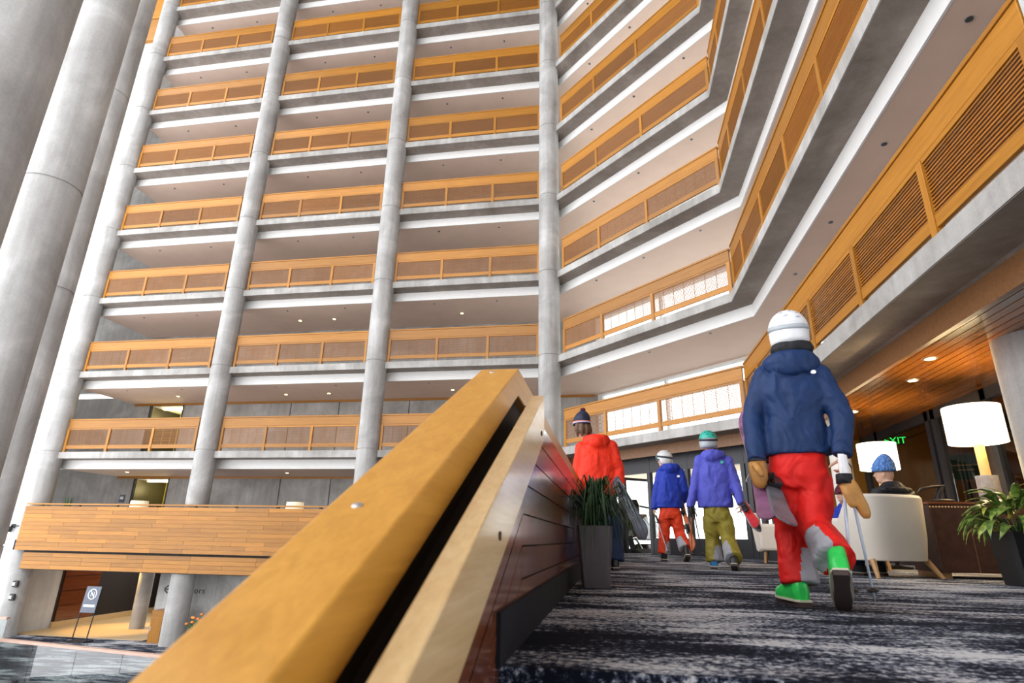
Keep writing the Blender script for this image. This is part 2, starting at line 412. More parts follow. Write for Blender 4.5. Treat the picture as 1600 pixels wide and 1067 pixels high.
# small ceiling spots
sp = empty('ceiling_spotlight'); MB().lathe([(.035, -.004), (.045, -.006), (.045, .0)], seg=12).build('rim', 'steel_plug', sp); MB().lathe([(.034, -.012), (.034, -.003)], seg=12).build('lens', 'light_lens', sp)
tag(sp, 'small dark round spotlight in a beige balcony ceiling', 'spotlight', 'dark spotlights in the balcony ceilings'); first = True
for k in range(1, 9):
    zc = H * (k + 1) - .522
    pts = [(u + a_, V1 + .85) for u, _ in BAY for a_ in (1.25, 3.5)] + [(-.25 + 1.4 * q, 17.02 - 1.4 * q) for q in range(3)]
    if k < 5: pts += [(U3 + .78, v) for v in (10.92, 8.97, 6.99, 5.06)]
    for n_, (x, y) in enumerate(pts):
        o = sp if first else copy_tree(sp); first = False; o.location = (x, y, zc)
        w_ = ['first', 'second'][n_ % 2] + ' spot of the ' + BAY[n_ // 2][1] if n_ < 6 else (ORD[n_ - 6] + ' spot along the slanted run' if n_ < 9 else ORD[n_ - 9] + ' spot along the run above the lounge')
        tag(o, f'dark ceiling spotlight, {ORD[k]} tier, {w_}', 'spotlight')
wl_ = empty('ceiling_downlight'); MB().lathe([(.05, -.006), (.07, -.006), (.07, 0)], seg=14).build('rim', 'white_paint', wl_); MB().lathe([(.05, -.010), (.05, -.002)], seg=14).build('lens', 'warm_lens', wl_)
tag(wl_, 'small glowing yellow downlight in a beige balcony ceiling', 'downlight', 'lit downlights in the lower balcony ceilings'); first = True
for k, pts in ((0, [(-17.3, 18.9), (-11.2, 19.2), (-6.2, 19.2)]), (1, [(-16.2, 19.3), (-11.8, 19.4), (-10.1, 19.4), (-5.4, 19.3)]), (2, [(-11.6, 19.3), (-10.2, 19.3), (-5.2, 19.3)])):
    for x, y in pts:
        o = wl_ if first else copy_tree(wl_); first = False; o.location = (x, y, H * (k + 1) - .522)
        tag(o, f'small glowing yellow downlight, {ORD[k]} tier ceiling, {ORD[pts.index((x, y))]} along the long facade', 'downlight')
        if k < 2:
            la = bpy.data.lights.new('downlight_beam', 'SPOT'); la.energy = 45; la.color = (1, .7, .3); la.spot_size = R(95); la.spot_blend = .6; la.shadow_soft_size = .05
            lo = bpy.data.objects.new('downlight_beam', la); COL.objects.link(lo); lo.location = (x, y, H * (k + 1) - .54)

# ------------------------------------------------------------------ floors and stair
UF = -.315                     # face of the stair guard
VE = 1.71                      # top nosing
o = MB().prism([(UF - .02, VE), (9, VE), (9, 16.5), (SS + .86 * S2 - 17.2 + .5, 17.2), (UF - .02, 17.2)], -.3, 0).build('floor', 'carpet')
struct(o, 'dark blue and grey streaked carpet of the landing', 'floor')
struct(MB().box(-19.1, UF - .22, 16.98, V1 + DEP, -.3, 0).build('floor_terrace', 'carpet'), 'carpeted terrace floor behind the planked parapet', 'floor')
struct(MB().prism([(9, -12.8), (9, 26), (-29.8, 26)], -H - .3, -H).build('floor_lower', 'carpet'), 'dark carpet of the lower floor behind the glass balustrade', 'floor')
stp = empty('stair'); struct(stp, 'carpeted stair coming up to the landing', 'stair')
for q in range(1, 9):
    MB().box(UF, 3.2, VE - .30 * q, VE - .30 * (q - 1) + .02, -.15 * q - .25, -.15 * q).build('step', 'carpet', stp)

# the solid stair guard: planked wall, slot, cap and handrail; bent where the stair meets the landing
KV = 2.12; SL = .495
def zs(v, z, kv, sl=SL): return z if v >= kv else z - (kv - v) * sl
VN, VF = -.55, 15.8
def bent(mb, u0, u1, z0, z1, kv, va, vb, sl=SL):
    """bar along the guard, between two heights, level past kv and sloping before it"""
    vs_ = [va] + ([kv] if va < kv < vb else []) + [vb]
    rings = [[(u0, v, zs(v, z0, kv, sl)), (u1, v, zs(v, z0, kv, sl)), (u1, v, zs(v, z1, kv, sl)), (u0, v, zs(v, z1, kv, sl))] for v in vs_]
    return mb.loft(rings)
gd = empty('stair_guard', (0, 0, 0)); tag(gd, 'solid cherry-planked stair guard with thick oak cap in the foreground', 'guard')
bent(MB(), UF - .20, UF - .022, -.62, .735, 2.25, VN, VF).build('core', 'slot_black', gd)
bent(MB(), -.50, -.41, .70, .885, 2.33, VN, VF).build('slot_filler', 'slot_black', gd)
bent(MB(), -.352, -.340, .70, .785, 2.27, VN, 2.27).build('inner_strip', 'oak_y', gd)
bent(MB(), -.535, -.372, .885, 1.005, 2.35, VN, VF).build('cap_board', 'oak_cap', gd, bevel=.006)
rnd = random.Random(4)
zt = .832; row = 0
while zt > -.55:
    zb = zt - .107
    cuts = [VN]
    x = KV
    while x < VF: cuts.append(x); x += rnd.choice((.55, .8, 1.1, 1.5)) if x < 5 else 2.4
    cuts.append(VF)
    for a_, b_ in zip(cuts[:-1], cuts[1:]):
        if b_ > KV + .01 and zt < .14: continue
        kv = KV if zt < .5 else KV + (zt - .45) * .42; slope = b_ <= KV + .01; zt_ = min(zt, .775) if slope else zt
        if slope: b_ = kv
        elif a_ <= KV + .01: a_ = kv
        bent(MB(), UF - .022, UF, zb + .003, zt_ - .003, kv, a_ + .002, b_ - .002).build('plank', 'cherry_y', gd)
    zt = zb; row += 1
MB().box(UF, UF + .012, VE - .04, 12, 0, .135).build('base_strip', 'black_base', gd)
for v in (1.075, 2.291, .45):
    MB().lathe([(.011, -.001), (.011, .002), (.008, .004)], seg=16).build('plug', 'steel_plug', gd, True).matrix_local = Matrix.Translation((-.475, v, zs(v, 1.005, 2.35))) @ Matrix.Rotation(math.atan(SL), 4, 'X')
hr = MB(); bent(hr, -.309, -.257, .690, .872, 2.29, VN, 2.29, .477)
hrail = hr.build('handrail', 'maple_rail', gd, bevel=.004); hrail['label'] = 'pale maple handrail board'
for v, z in ((2.198, .702), (1.378, .3257), (.6, -.09)):
    o = MB().lathe([(.010, 0), (.010, .003)], seg=14).build('plug', 'slot_black', hrail); o.matrix_local = Matrix.Translation((-.257, v, z)) @ Matrix.Rotation(R(90), 4, 'Y')
for v in (2.2, 1.3, .4): MB().tube([(-.372, v, zs(v, .76, 2.29)), (-.308, v, zs(v, .76, 2.29))], .012, 8).build('bracket', 'dark_metal', hrail)

# ------------------------------------------------------------------ terrace parapet
tp = empty('terrace_parapet', (-19.02, 16.98, 0)); tag(tp, 'honey coloured planked terrace parapet beneath the lowest louvred railings', 'parapet')
LP = 16.6
MB().box(.02, LP, .025, .2, -.30, 1.06).build('core', 'oak_x', tp)
rnd = random.Random(9)
def planked(z0, z1, y0, y1, n, x0, x1):
    hh = (z1 - z0) / n
    for q in range(n):
        x = x0
        while x < x1:
            e = min(x1, x + rnd.choice((1.1, 1.6, 2.2, 2.7)))
            if x1 - e < .5: e = x1
            MB().box(x + .003, e - .003, y0 + rnd.uniform(0, .004), y1, z0 + q * hh + .003, z0 + (q + 1) * hh - .003).build('plank', 'oak_x', tp); x = e
planked(-.30, 1.06, -.02, .024, 11, 0, LP)
planked(-.86, -.37, .10, .16, 4, .25, LP)
MB().box(.2, LP, .16, .3, -.88, -.3).build('lower_core', 'slot_black', tp)
MB().box(.0, LP, .0, .14, 1.105, 1.15).build('cap_rail', 'oak_x', tp)
for q in range(12):
    MB().box(.5 + q * 1.4, .58 + q * 1.4, .03, .1, 1.06, 1.105).build('bracket', 'dark_metal', tp)
def tlamp(x, y, lb):
    t = empty('terrace_lamp', (x, y, 0)); tag(t, lb, 'lamp', 'lamps on the terrace')
    MB().lathe([(.12, 0), (.12, .03), (.02, .05), (.02, .95), (.02, .95)], seg=14).build('stand', 'dark_metal', t, True)
    MB().lathe([(.30, .92), (.30, .93), (.27, 1.33), (.262, 1.33), (.292, .93)], seg=24, cap=False).build('lamp_shade', 'terrace_shade', t, True)
plain('terrace_shade', (.9, .82, .62), .7, emit=(1, .82, .5), estr=.5)
tlamp(-16.17, 18.5, 'cream lampshade peeking over the terrace parapet near the doorway')
tlamp(-10.35, 18.5, 'cream lampshade peeking over the parapet just before the stair rail')
plain('leaf_green', (.05, .16, .04), .5, var=.3)
tpl = empty('terrace_plant', (-18.0, 17.5, 0)); tag(tpl, 'small green plant tip showing above the terrace parapet', 'plant')
MB().lathe([(.14, 0), (.17, .4), (.15, .4), (.13, .36)], seg=14).build('pot', 'dark_metal', tpl, True)
mb = MB()
for q in range(7):
    a_ = q * .9; mb.tube([(0, 0, .36), (.05 * math.cos(a_), .05 * math.sin(a_), .9), (.12 * math.cos(a_), .12 * math.sin(a_), 1.38)], [(.006, .012), (.006, .04), (.002, .004)], 6)
mb.build('foliage', 'leaf_green', tpl)

# ------------------------------------------------------------------ lower floor
struct(MB().box(-19.6, -19.25, 17.9, 19.2, -H, -.3).build('wall_lower_end', 'concrete_pale'), 'pale wall strip beside the far column on the lower floor', 'wall')
struct(MB().box(-14.5, UF, 18.12, 18.4, -H, -.3).build('wall_lower', 'concrete'), 'concrete wall with an arrow and lettering under the terrace', 'wall')
struct(MB().box(-14.52, UF, 18.10, 18.12, -H, -H + .17).build('baseboard_lower', 'black_base'), 'black baseboard of the lower concrete wall', 'baseboard')
struct(MB().box(-19.6, -14.5, 17.9, 26, -H, -H + .012).build('floor_tan', 'tan_floor'), 'tan floor of the dim passage under the terrace', 'floor')
wp = empty('wall_panelled'); struct(wp, 'red-brown panelled wall of the dim passage under the terrace', 'wall')
for q in range(5):
    MB().box(-19.25 + .02, -19.2, 19.3, 20.85, -H + .22 + q * .48, -H + .68 + q * .48).build('panel', 'cherry_y', wp)
MB().box(-19.4, -19.24, 19.2, 24.2, -H, -.3).build('backing', 'slot_black', wp)  # black colour stands in for the shade deeper in the passage
MB().box(-19.25, -19.15, 19.2, 24.0, -H, -H + .2).build('skirting', 'tan_floor', wp)
struct(MB().box(-19.3, -13, 24.0, 24.3, -H, -.3).build('wall_passage', 'wood_shade_dark'), 'wooden wall closing the passage under the terrace, its shade painted dark', 'wall')
struct(MB().box(-14.6, -14.3, 18.4, 24.0, -H, -.3).build('wall_passage_side', 'wood_shade_dark'), 'wooden side wall of the passage beside the concrete wall, shade painted dark', 'wall')
column(-16.5, 19.95, .24, -H + .012, -.3, [], 'concrete_column', 'round concrete column in warm light inside the dim passage')
for (x, y, e) in ((-17.0, 19.6, 350), (-12.7, 17.15, 160)):
    la = bpy.data.lights.new('passage_downlight', 'SPOT'); la.energy = e; la.color = (1, .66, .22); la.spot_size = R(80); la.spot_blend = .5; la.shadow_soft_size = .06
    lo = bpy.data.objects.new('passage_downlight', la); COL.objects.link(lo); lo.location = (x, y, -.42)
def text(s, size, mtx, mt, name, parent=None, ext=.004, sp_ch=0):
    c = bpy.data.curves.new(name, 'FONT'); c.body = s; c.size = size; c.extrude = ext; c.align_x = 'LEFT'
    if sp_ch: c.space_character = sp_ch
    t_ = bpy.data.objects.new(name, c); COL.objects.link(t_)
    me = bpy.data.meshes.new_from_object(t_.evaluated_get(bpy.context.evaluated_depsgraph_get())); bpy.data.objects.remove(t_)
    me.materials.clear(); me.materials.append(MT[mt]); o = bpy.data.objects.new(name, me); COL.objects.link(o); o.matrix_local = mtx
    if parent is not None: o.parent = parent
    return o
FACE = Matrix.Rotation(R(90), 4, 'X')
tx = text('Elevators', .25, Matrix.Translation((-13.93, 18.115, -1.50)) @ FACE, 'lettering_dark', 'wall_lettering', None, .004, 1.18)
tag(tx, 'dark letters reading Elevators on the lower concrete wall', 'lettering')
ar = MB(); ar.box(-15.32, -15.05, 19.590, 19.600, -1.60, -1.56)
for s in (1, -1):
    ar.loft([[(-15.33, y, -1.58 + s * .0), (-15.33, y, -1.58 + s * .04), (-15.21, y, -1.58 + s * .13), (-15.19, y, -1.58 + s * .09)] for y in (19.590, 19.600)])
ar.v = [(x + 1.07, y - 1.483, z + .17) for x, y, z in ar.v]
tag(ar.build('wall_arrow', 'lettering_dark'), 'dark arrow on the concrete wall pointing to the passage', 'arrow')
# sign stand
ss = empty('sign_stand', (-16.15, 17.25, -H)); tag(ss, 'grey notice board with crossed-out circle on black floor stand', 'sign')
T = Matrix.Rotation(R(-6), 4, 'X')
for x in (-.25, .25): MB().box(x - .012, x + .012, -.012, .012, .03, 1.55, T).build('upright', 'dark_metal', ss)
MB().box(-.34, .34, -.18, .18, 0, .03).build('foot', 'dark_metal', ss)
MB().box(-.26, .26, -.022, -.008, .80, 1.55, T).build('board', 'sign_grey', ss)
rg = MB()
for q in range(28):
    a_, b_ = 2 * math.pi * q / 28, 2 * math.pi * (q + 1) / 28
    rg.loft([[(r * math.cos(t) + .0, y, 1.33 + r * math.sin(t)) for t, r in ((a_, .13), (a_, .155), (b_, .155), (b_, .13))] for y in (-.025, -.021)])
rg.v = [tuple(T @ Vector(p)) for p in rg.v]
rg.box(-.012, .012, -.026, -.021, -.14, .14, T @ Matrix.Translation((0, 0, 1.33)) @ Matrix.Rotation(R(-40), 4, 'Y'))
rg.build('crossed_circle', 'lettering_white', ss)
text('N', .19, T @ Matrix.Translation((-.066, -.022, 1.265)) @ FACE, 'lettering_white', 'letter', ss, .002)
MB().box(-.2, .2, -.026, -.021, .96, 1.03, T).build('text_bar', 'lettering_white', ss)
# cabinet and flowers by the column
cb = empty('side_cabinet', (-13.92, 17.84, -H)); cb.scale = (.58, .92, .95); tag(cb, 'small oak cabinet behind the second slim column below', 'cabinet')
MB().box(-.35, .35, -.25, .25, .0, .92).build('body', 'oak_z', cb); MB().box(-.37, .37, -.27, .27, .92, .96).build('top', 'oak_x', cb)
MB().box(-.33, .33, -.262, -.25, .04, .74).build('door', 'oak_z', cb); MB().box(-.33, .33, -.262, -.25, .77, .9).build('drawer', 'oak_x', cb)
MB().box(-.27, -.25, -.28, -.262, .36, .48).build('handle', 'lettering_white', cb)
fl = empty('flower_arrangement', (-12.05, 17.0, -H)); tag(fl, 'orange flowers with green leaves beside the second slim column below', 'flowers')
MB().lathe([(.12, 0), (.16, .25), (.12, .4), (.10, .4), (.08, .2)], seg=16).build('vase', 'tan_floor', fl, True)
plain('petal_orange', (.85, .28, .06), .5, var=.2)
rnd = random.Random(2)
for q in range(16):
    x, y, z = rnd.uniform(-.4, .5), rnd.uniform(-.2, .2), rnd.uniform(.55, .92)
    b = MB().ball((x, y, z), (.055, .055, .04), 8, 5).build('flower', 'petal_orange', fl, 'all')
    MB().tube([(0, 0, .38), (x * .6, y * .6, z * .8), (x, y, z - .03)], .008, 5).build('stem', 'leaf_green', b)
mb = MB()
for q in range(24):
    a_ = rnd.uniform(0, 6.28); r_ = rnd.uniform(.2, .45)
    mb.tube([(0, 0, .38), (r_ * .6 * math.cos(a_), r_ * .5 * math.sin(a_), .6), (r_ * math.cos(a_), r_ * .6 * math.sin(a_), rnd.uniform(.45, .8))], [(.004, .01), (.006, .045), (.002, .004)], 6)
mb.build('foliage', 'leaf_green', fl)

for z_, nm in ((-1.33, 'upper'), (-1.72, 'lower')):
    ic = empty('wall_pictogram', (-18.93, 17.205, z_)); tag(ic, f'{nm} of two dark pictogram plates on the far slim column below', 'sign')
    MB().box(-.13, .13, -.02, .06, -.10, .10).build('plate', 'lettering_dark', ic, bevel=.03)
    MB().box(-.05, .05, -.024, -.0195, -.05, .05).build('symbol', 'concrete_pale', ic)
pq = empty('door_plaque', (-18.72, 20.49, 1.52)); tag(pq, 'small dark plaque on the concrete wall beside the terrace doorway', 'plaque')
MB().box(-.11, .11, -.02, .0, -.14, .14).build('plate', 'sign_grey', pq); MB().box(-.07, .07, -.024, -.019, -.03, .07).build('symbol', 'lettering_white', pq)
wc = empty('wall_camera', (-20.0, 17.61, .35)); tag(wc, 'small black camera on a bracket at the pale wall', 'camera')
MB().box(-.02, .42, -.10, -.06, .06, .10).build('arm', 'dark_metal', wc); MB().box(.0, .06, -.10, .0, .02, .14).build('mount', 'dark_metal', wc); MB().lathe([(.06, -.10), (.075, 0), (.075, .08)], (-.02, -.1, -.02), 14).build('housing', 'dark_metal', wc, True)
# glass balustrades on the lower floor
def balustrade(p, q, n, lb, ztop=-1.81):
    p, q = Vector(p), Vector(q); ln = (q - p).length; a_ = math.atan2(q.y - p.y, q.x - p.x)
    b = empty('glass_balustrade', (p.x, p.y, -H), a_); tag(b, lb, 'balustrade')
    ht = ztop + H
    MB().box(0, ln, -.06, .06, ht - .05, ht).build('cap_rail', 'pink_cap', b, bevel=.006)
    for k in range(n):
        x0, x1 = ln * k / n + .008, ln * (k + 1) / n - .008
        pn = MB().box(x0, x1, -.007, .007, -.35, ht - .05).build('pane', 'glass_balustrade', b)
        for x in (x0 + .25, x1 - .25):
            for z in (.12, -.12):
                o = MB().lathe([(.05, -.02), (.05, .02)], seg=16).build('standoff', 'dark_metal', pn); o.matrix_local = Matrix.Translation((x, -.02, z + .2)) @ Matrix.Rotation(R(90), 4, 'X')
    return b
balustrade((-13.9, 11.62), (-5.6, 10.32), 7, 'glass balustrade with pinkish cap rail across the lower floor')
balustrade((-19.5, 13.2), (-15.36, 14.05), 3, 'short glass balustrade with brown rail beside the thick shadowed column')

# ------------------------------------------------------------------ entrance under the slanted run
ZC = 2.46                      # lounge ceiling
mfas = MB(); mfas.prism(ring(.56, .62, 1, 3), ZC - .06, H - .2205)
struct(mfas.build('trim_30', 'fascia_brown'), 'brown wooden fascia board under the lowest balcony edge', 'trim')
struct(MB().prism(ring(.62, 6.5, 1, 3), H - .26, H - .2205).build('ceiling_void', 'slot_black'), 'dark board above the lounge ceiling planks', 'ceiling')
cl = empty('ceiling_lounge'); struct(cl, 'glossy orange wooden plank ceiling of the lounge', 'ceiling')
MB().prism(ring(.62, 3.4, 1, 3), ZC + .03, ZC + .05).build('backing', 'slot_black', cl)
rnd = random.Random(5)
x = U3 + .625; q = 0
while x < 6.1:
    v1 = SS + (x - U3) * 0 + (S2 - 1) * (x - U3) - U3 + 0.0
    v = v1 - .02; first = True
    while v > 1.0:
        e = v - (rnd.uniform(.6, 2.0) if first else 2.4); first = False
        MB().box(x + .007, x + .113, e + .004, v - .004, ZC - .0, ZC + .028).build('plank', 'ceiling_plank_y', cl); v = e
    x += .12
F2 = frame2(.62, ZC); Ld = math.hypot(*(Vector(plan(.62)[2]) - Vector(plan(.62)[1])))
for q in range(4):
    MB().box(-.2, Ld + q * .05, q * .12 + .003, q * .12 + .117, 0, .028, F2).build('plank', 'fascia_brown', cl)
# glazed entrance screen
G = frame2(.98, 0); LG = math.hypot(*(Vector(plan(.98)[2]) - Vector(plan(.98)[1]))) + .35
es = empty('window_20', G.translation, ang); struct(es, 'dark framed glass entrance screen under the slanted run of balconies', 'window')
mull = [0, .7, 1.4, 2.1, 3.18, 4.41, 5.36, 5.98, 6.12, 6.36, 6.6, LG]
for x in mull: MB().box(x - .05, x + .05, -.06, .06, 0, ZC).build('mullion', 'frame_dark', es)
MB().box(0, LG, -.055, .055, ZC - .42, ZC).build('header', 'frame_dark', es)
for a_, b_ in ((0, 2.1), (3.18, LG)): MB().box(a_, b_, -.05, .05, 0, .40).build('kick_panel', 'frame_dark', es)
for a_, b_ in zip(mull[:-1], mull[1:]):
    if b_ - a_ > .3 and a_ != 2.1: MB().box(a_ + .05, b_ - .05, -.008, .008, .40, ZC - .42).build('pane', 'glass_clear', es)
dr = empty('door_3', G.translation, ang); struct(dr, 'open dark framed glass door at the entrance', 'door')
Dm = Matrix.Translation((2.17, .06, 0)) @ Matrix.Rotation(R(84), 4, 'Z')
fr = MB(); fr.box(0, .07, -.03, .03, 0, 2.0, Dm); fr.box(.95, 1.02, -.03, .03, 0, 2.0, Dm); fr.box(0, 1.02, -.03, .03, 1.93, 2.0, Dm); fr.box(0, 1.02, -.03, .03, 0, .12, Dm); fr.build('door_frame', 'frame_dark', dr)
MB().box(.07, .95, -.006, .006, .12, 1.93, Dm).build('pane', 'glass_clear', dr)
MB().box(.98, 1.0, -.07, -.05, .8, 1.2, Dm).build('handle', 'steel_plug', dr)
# outdoors
struct(MB().prism([(-8, 24.5), (.2, 17.25), (3.6, 13.85), (8.9, 13.85), (40, 14), (60, 60), (-40, 80)], -.35, -.02).build('ground_snow', 'snow'), 'bright snow outside the entrance', 'ground')
struct(MB().prism([(120, -123.8), (-133.8, 130), (-160, 100), (90, -150)], -H - .6, -H - .3).build('ground_outside', 'snow'), 'snow field outside the window side of the atrium', 'ground')
struct(MB().prism([(a, b) for a, b in [(-3.9, 20.8), (1.5, 15.9), (4.0, 13.7), (7, 17), (1.0, 24)]], 2.55, 2.62).build('ceiling_porch', 'tan_floor'), 'tan underside of the porch roof outside the entrance', 'ceiling')

# ------------------------------------------------------------------ lounge glass wall
UG = 5.28
gw = empty('window_21', (UG, 13.4, 0), R(-90)); struct(gw, 'dark framed glass wall behind the lounge lamps', 'window')
gm = [0, .75, 2.75, 2.95, 4.35, 5.75, 7.2, 8.6, 10.0]
for x in gm: MB().box(x - .06, x + .06, -.05, .05, 0, ZC).build('mullion', 'frame_dark', gw)
MB().box(0, 10, -.05, .05, ZC - .16, ZC).build('header', 'frame_dark', gw); MB().box(0, 10, -.05, .05, 0, .12).build('sill_bar', 'frame_dark', gw)
for a_, b_ in zip(gm[:-1], gm[1:]):
    if b_ - a_ > .3: MB().box(a_ + .06, b_ - .06, -.006, .006, .12, ZC - .16).build('pane', 'glass_dark', gw)
struct(MB().box(8.6, 8.8, 1, 18, 0, 2.9).build('wall_shop', 'oak_z'), 'warm wooden wall of the room behind the lounge glass', 'wall')
struct(MB().box(3.7, 8.6, 13.6, 13.8, 0, 2.62).build('wall_shop_end', 'oak_z'), 'tan end wall of the room behind the lounge glass', 'wall')
struct(MB().box(UG + .06, 8.6, 1, 13.6, 2.62, 2.7).build('ceiling_shop', 'ceiling_beige'), 'ceiling of the room behind the lounge glass', 'ceiling')
for y, e in ((6.5, 18), (11, 22)):
    la = bpy.data.lights.new('room_lamp', 'POINT'); la.energy = e; la.color = (1, .66, .28); la.shadow_soft_size = .25
    lo = bpy.data.objects.new('room_lamp', la); COL.objects.link(lo); lo.location = (7.2, y, 2.2)
pst = empty('framed_poster', (8.55, 14.0, 0)); pst.location = (6.03, 11.35, 1.03); tag(pst, 'green framed notice behind the lounge glass', 'poster')
pst.rotation_euler = (0, 0, R(-25))
MB().box(-.34, .34, 0, .03, .35, .85).build('frame', 'fascia_brown', pst); MB().box(-.30, .30, -.006, .0, .39, .81).build('sheet', 'green_paper', pst)
MB().box(-.03, .03, .03, .06, -1.0, .6).build('stand', 'dark_metal', pst)
wr = MB()
for q, wd in enumerate((.2, .12)): wr.box(-wd, wd, -.008, -.0062, .62 - q * .08, .645 - q * .08)
wr.build('text_bars', 'tan_floor', pst)
plain('exit_green', (.0, .3, .05), .5, emit=(.03, 1, .15), estr=4)
ex = empty('exit_sign', (5.66, 12.9, 2.24), R(-12)); tag(ex, 'hanging sign with glowing green letters behind the lounge glass', 'sign')
MB().box(-.19, .19, 0, .03, 0, .2).build('case', 'dark_metal', ex); MB().box(-.01, .01, .0, .02, .2, .38).build('hanger', 'dark_metal', ex)
text('EXIT', .19, Matrix.Translation((-.17, -.004, .035)) @ FACE, 'exit_green', 'letters', ex, .003)

# ------------------------------------------------------------------ lounge furniture
plain('cream_leather', (.74, .68, .60), .5, var=.03, vscale=3, bmp=.05, bscale=150)
wood('leg_wood', (.42, .22, .09), (.60, .36, .16), 'Z', rough=.4)
plain('brown_leather', (.060, .022, .012), .45, var=.3, vscale=10, bmp=.15, bscale=90)
plain('brass', (.75, .48, .18), .3, metal=.9)
plain('nail_brass', (.8, .55, .25), .35, metal=.6)  # lighter brass tone of the nail heads, no emission
plain('shade_lit', (.95, .90, .80), .8, emit=(1, .86, .62), estr=4.2)
plain('lamp_wood', (.70, .42, .16), .35, var=.1)
plain('lamp_concrete', (.33, .31, .30), .7, var=.15, vscale=20)
def rotz(a): return Matrix.Rotation(a, 4, 'Z')
def tub_chair(loc, rz, lb):
    c = empty('tub_chair', loc, rz); tag(c, lb, 'armchair')
    # curved shell: back arc with straight arms
    path = []
    Rr, arm = .44, .34
    n = 20
    path += [(-Rr, arm)] + [(-Rr, arm * (1 - q / 4)) for q in range(1, 4)]
    for q in range(n + 1):
        ca, sa = math.cos(math.pi + math.pi * q / n), math.sin(math.pi + math.pi * q / n)
        path.append((Rr * math.copysign(abs(ca) ** .55, ca), -.41 * abs(sa) ** .55))
    path += [(Rr, arm * q / 4) for q in range(1, 5)]
    def hgt(i):
        y = path[i][1]
        return .84 if y < -.10 else .84 - .24 * min(1, (y + .10) / .06)
    rings = []
    for i, (x, y) in enumerate(path):
        pa_, pb_ = path[max(i - 1, 0)], path[min(i + 1, len(path) - 1)]; tx_, ty_ = pb_[0] - pa_[0], pb_[1] - pa_[1]; tl = math.hypot(tx_, ty_); nx, ny = ty_ / tl, -tx_ / tl
        h_ = hgt(i); th = .085
        prof = [(-.035, .17), (0, .4), (.02, h_ - .03), (0, h_), (-th + .02, h_), (-th, h_ - .03), (-th - .01, .4), (-th, .17)]
        rings.append([(x + nx * a_, y + ny * a_, z) for a_, z in prof])
    MB().loft(rings).build('shell', 'cream_leather', c, True, bevel=.008)
    MB().prism([(x * .86, y * .86) for x, y in path], .17, .30).build('seat_base', 'cream_leather', c, bevel=.01)
    MB().prism([(x * .79, y * .79 + .02) for x, y in path], .30, .45).build('cushion', 'cream_leather', c, bevel=.03)
    for sx in (-1, 1):
        for sy, yy in ((-1, -.22), (1, .26)):
            MB().tube([(sx * .36, yy - (.06 if sy < 0 else 0), .175), (sx * .43, yy + sy * .06 - (.10 if sy < 0 else 0), 0)], [.032, .020], 8).build('leg', 'leg_wood', c, True)
    return c
TC = (2.83, 7.34, 0); TA = R(26)
tub_chair(TC, TA, 'cream tub armchair seen from behind under the blue knit hat')
def armchair(loc, rz, lb):
    c = empty('armchair', loc, rz); tag(c, lb, 'armchair')
    MB().box(-.40, .40, -.36, .34, .22, .36).build('seat_base', 'cream_leather', c, bevel=.02)
    MB().box(-.30, .30, -.28, .37, .36, .48).build('cushion', 'cream_leather', c, bevel=.035)
    MB().box(-.38, .38, -.42, -.28, .22, .86, Matrix.Rotation(R(6), 4, 'X')).build('backrest', 'cream_leather', c, bevel=.04)
    for s in (-1, 1):
        MB().box(s * .36 - .075, s * .36 + .075, -.38, .36, .20, .64).build('armrest', 'cream_leather', c, bevel=.045)
        for y in (-.3, .3): MB().tube([(s * .34, y, .21), (s * .37, y * 1.1, 0)], [.03, .02], 8).build('leg', 'leg_wood', c, True)
    return c
armchair((2.93, 11.35, 0), R(-105), 'cream armchair with wooden legs beyond the carried ski tails')
armchair((3.22, 9.35, 0), R(120), 'cream armchair mostly hidden behind the red trousers')
# leather side table with nail heads
tb_ = empty('side_table', (4.0, 7.62, 0)); tag(tb_, 'dark leather covered side table with brass nail heads under the bright lamp', 'table')
MB().box(-.56, .56, -.30, .30, .06, .765).build('body', 'brown_leather', tb_, bevel=.01); MB().box(-.57, .57, -.31, .31, .765, .79).build('top', 'cherry_x', tb_)
for x in (-.5, .5): MB().box(x - .05, x + .05, -.26, .26, 0, .06).build('foot', 'leg_wood', tb_)
me = None
for q in range(36):
    if me is None: o = MB().ball((0, 0, 0), (.011, .006, .011), 8, 5).build('nail', 'nail_brass', tb_, 'all'); me = o.data
    else: o = bpy.data.objects.new('nail', me); COL.objects.link(o); o.parent = tb_
    o.location = (-.55 + q * .0314, -.302, .735)
for x in (-.19, .19): MB().box(x - .003, x + .003, -.303, -.3, .06, .70).build('seam', 'fascia_brown', tb_)
tb2 = empty('lamp_table', (4.11, 9.98, 0)); tag(tb2, 'small round dark table under the farther lit lamp', 'table')
MB().lathe([(.28, .68), (.28, .72)], seg=28).build('top', 'cherry_x', tb2, True); MB().lathe([(.2, 0), (.2, .02), (.03, .05), (.03, .68)], seg=20).build('pedestal', 'dark_metal', tb2, True)
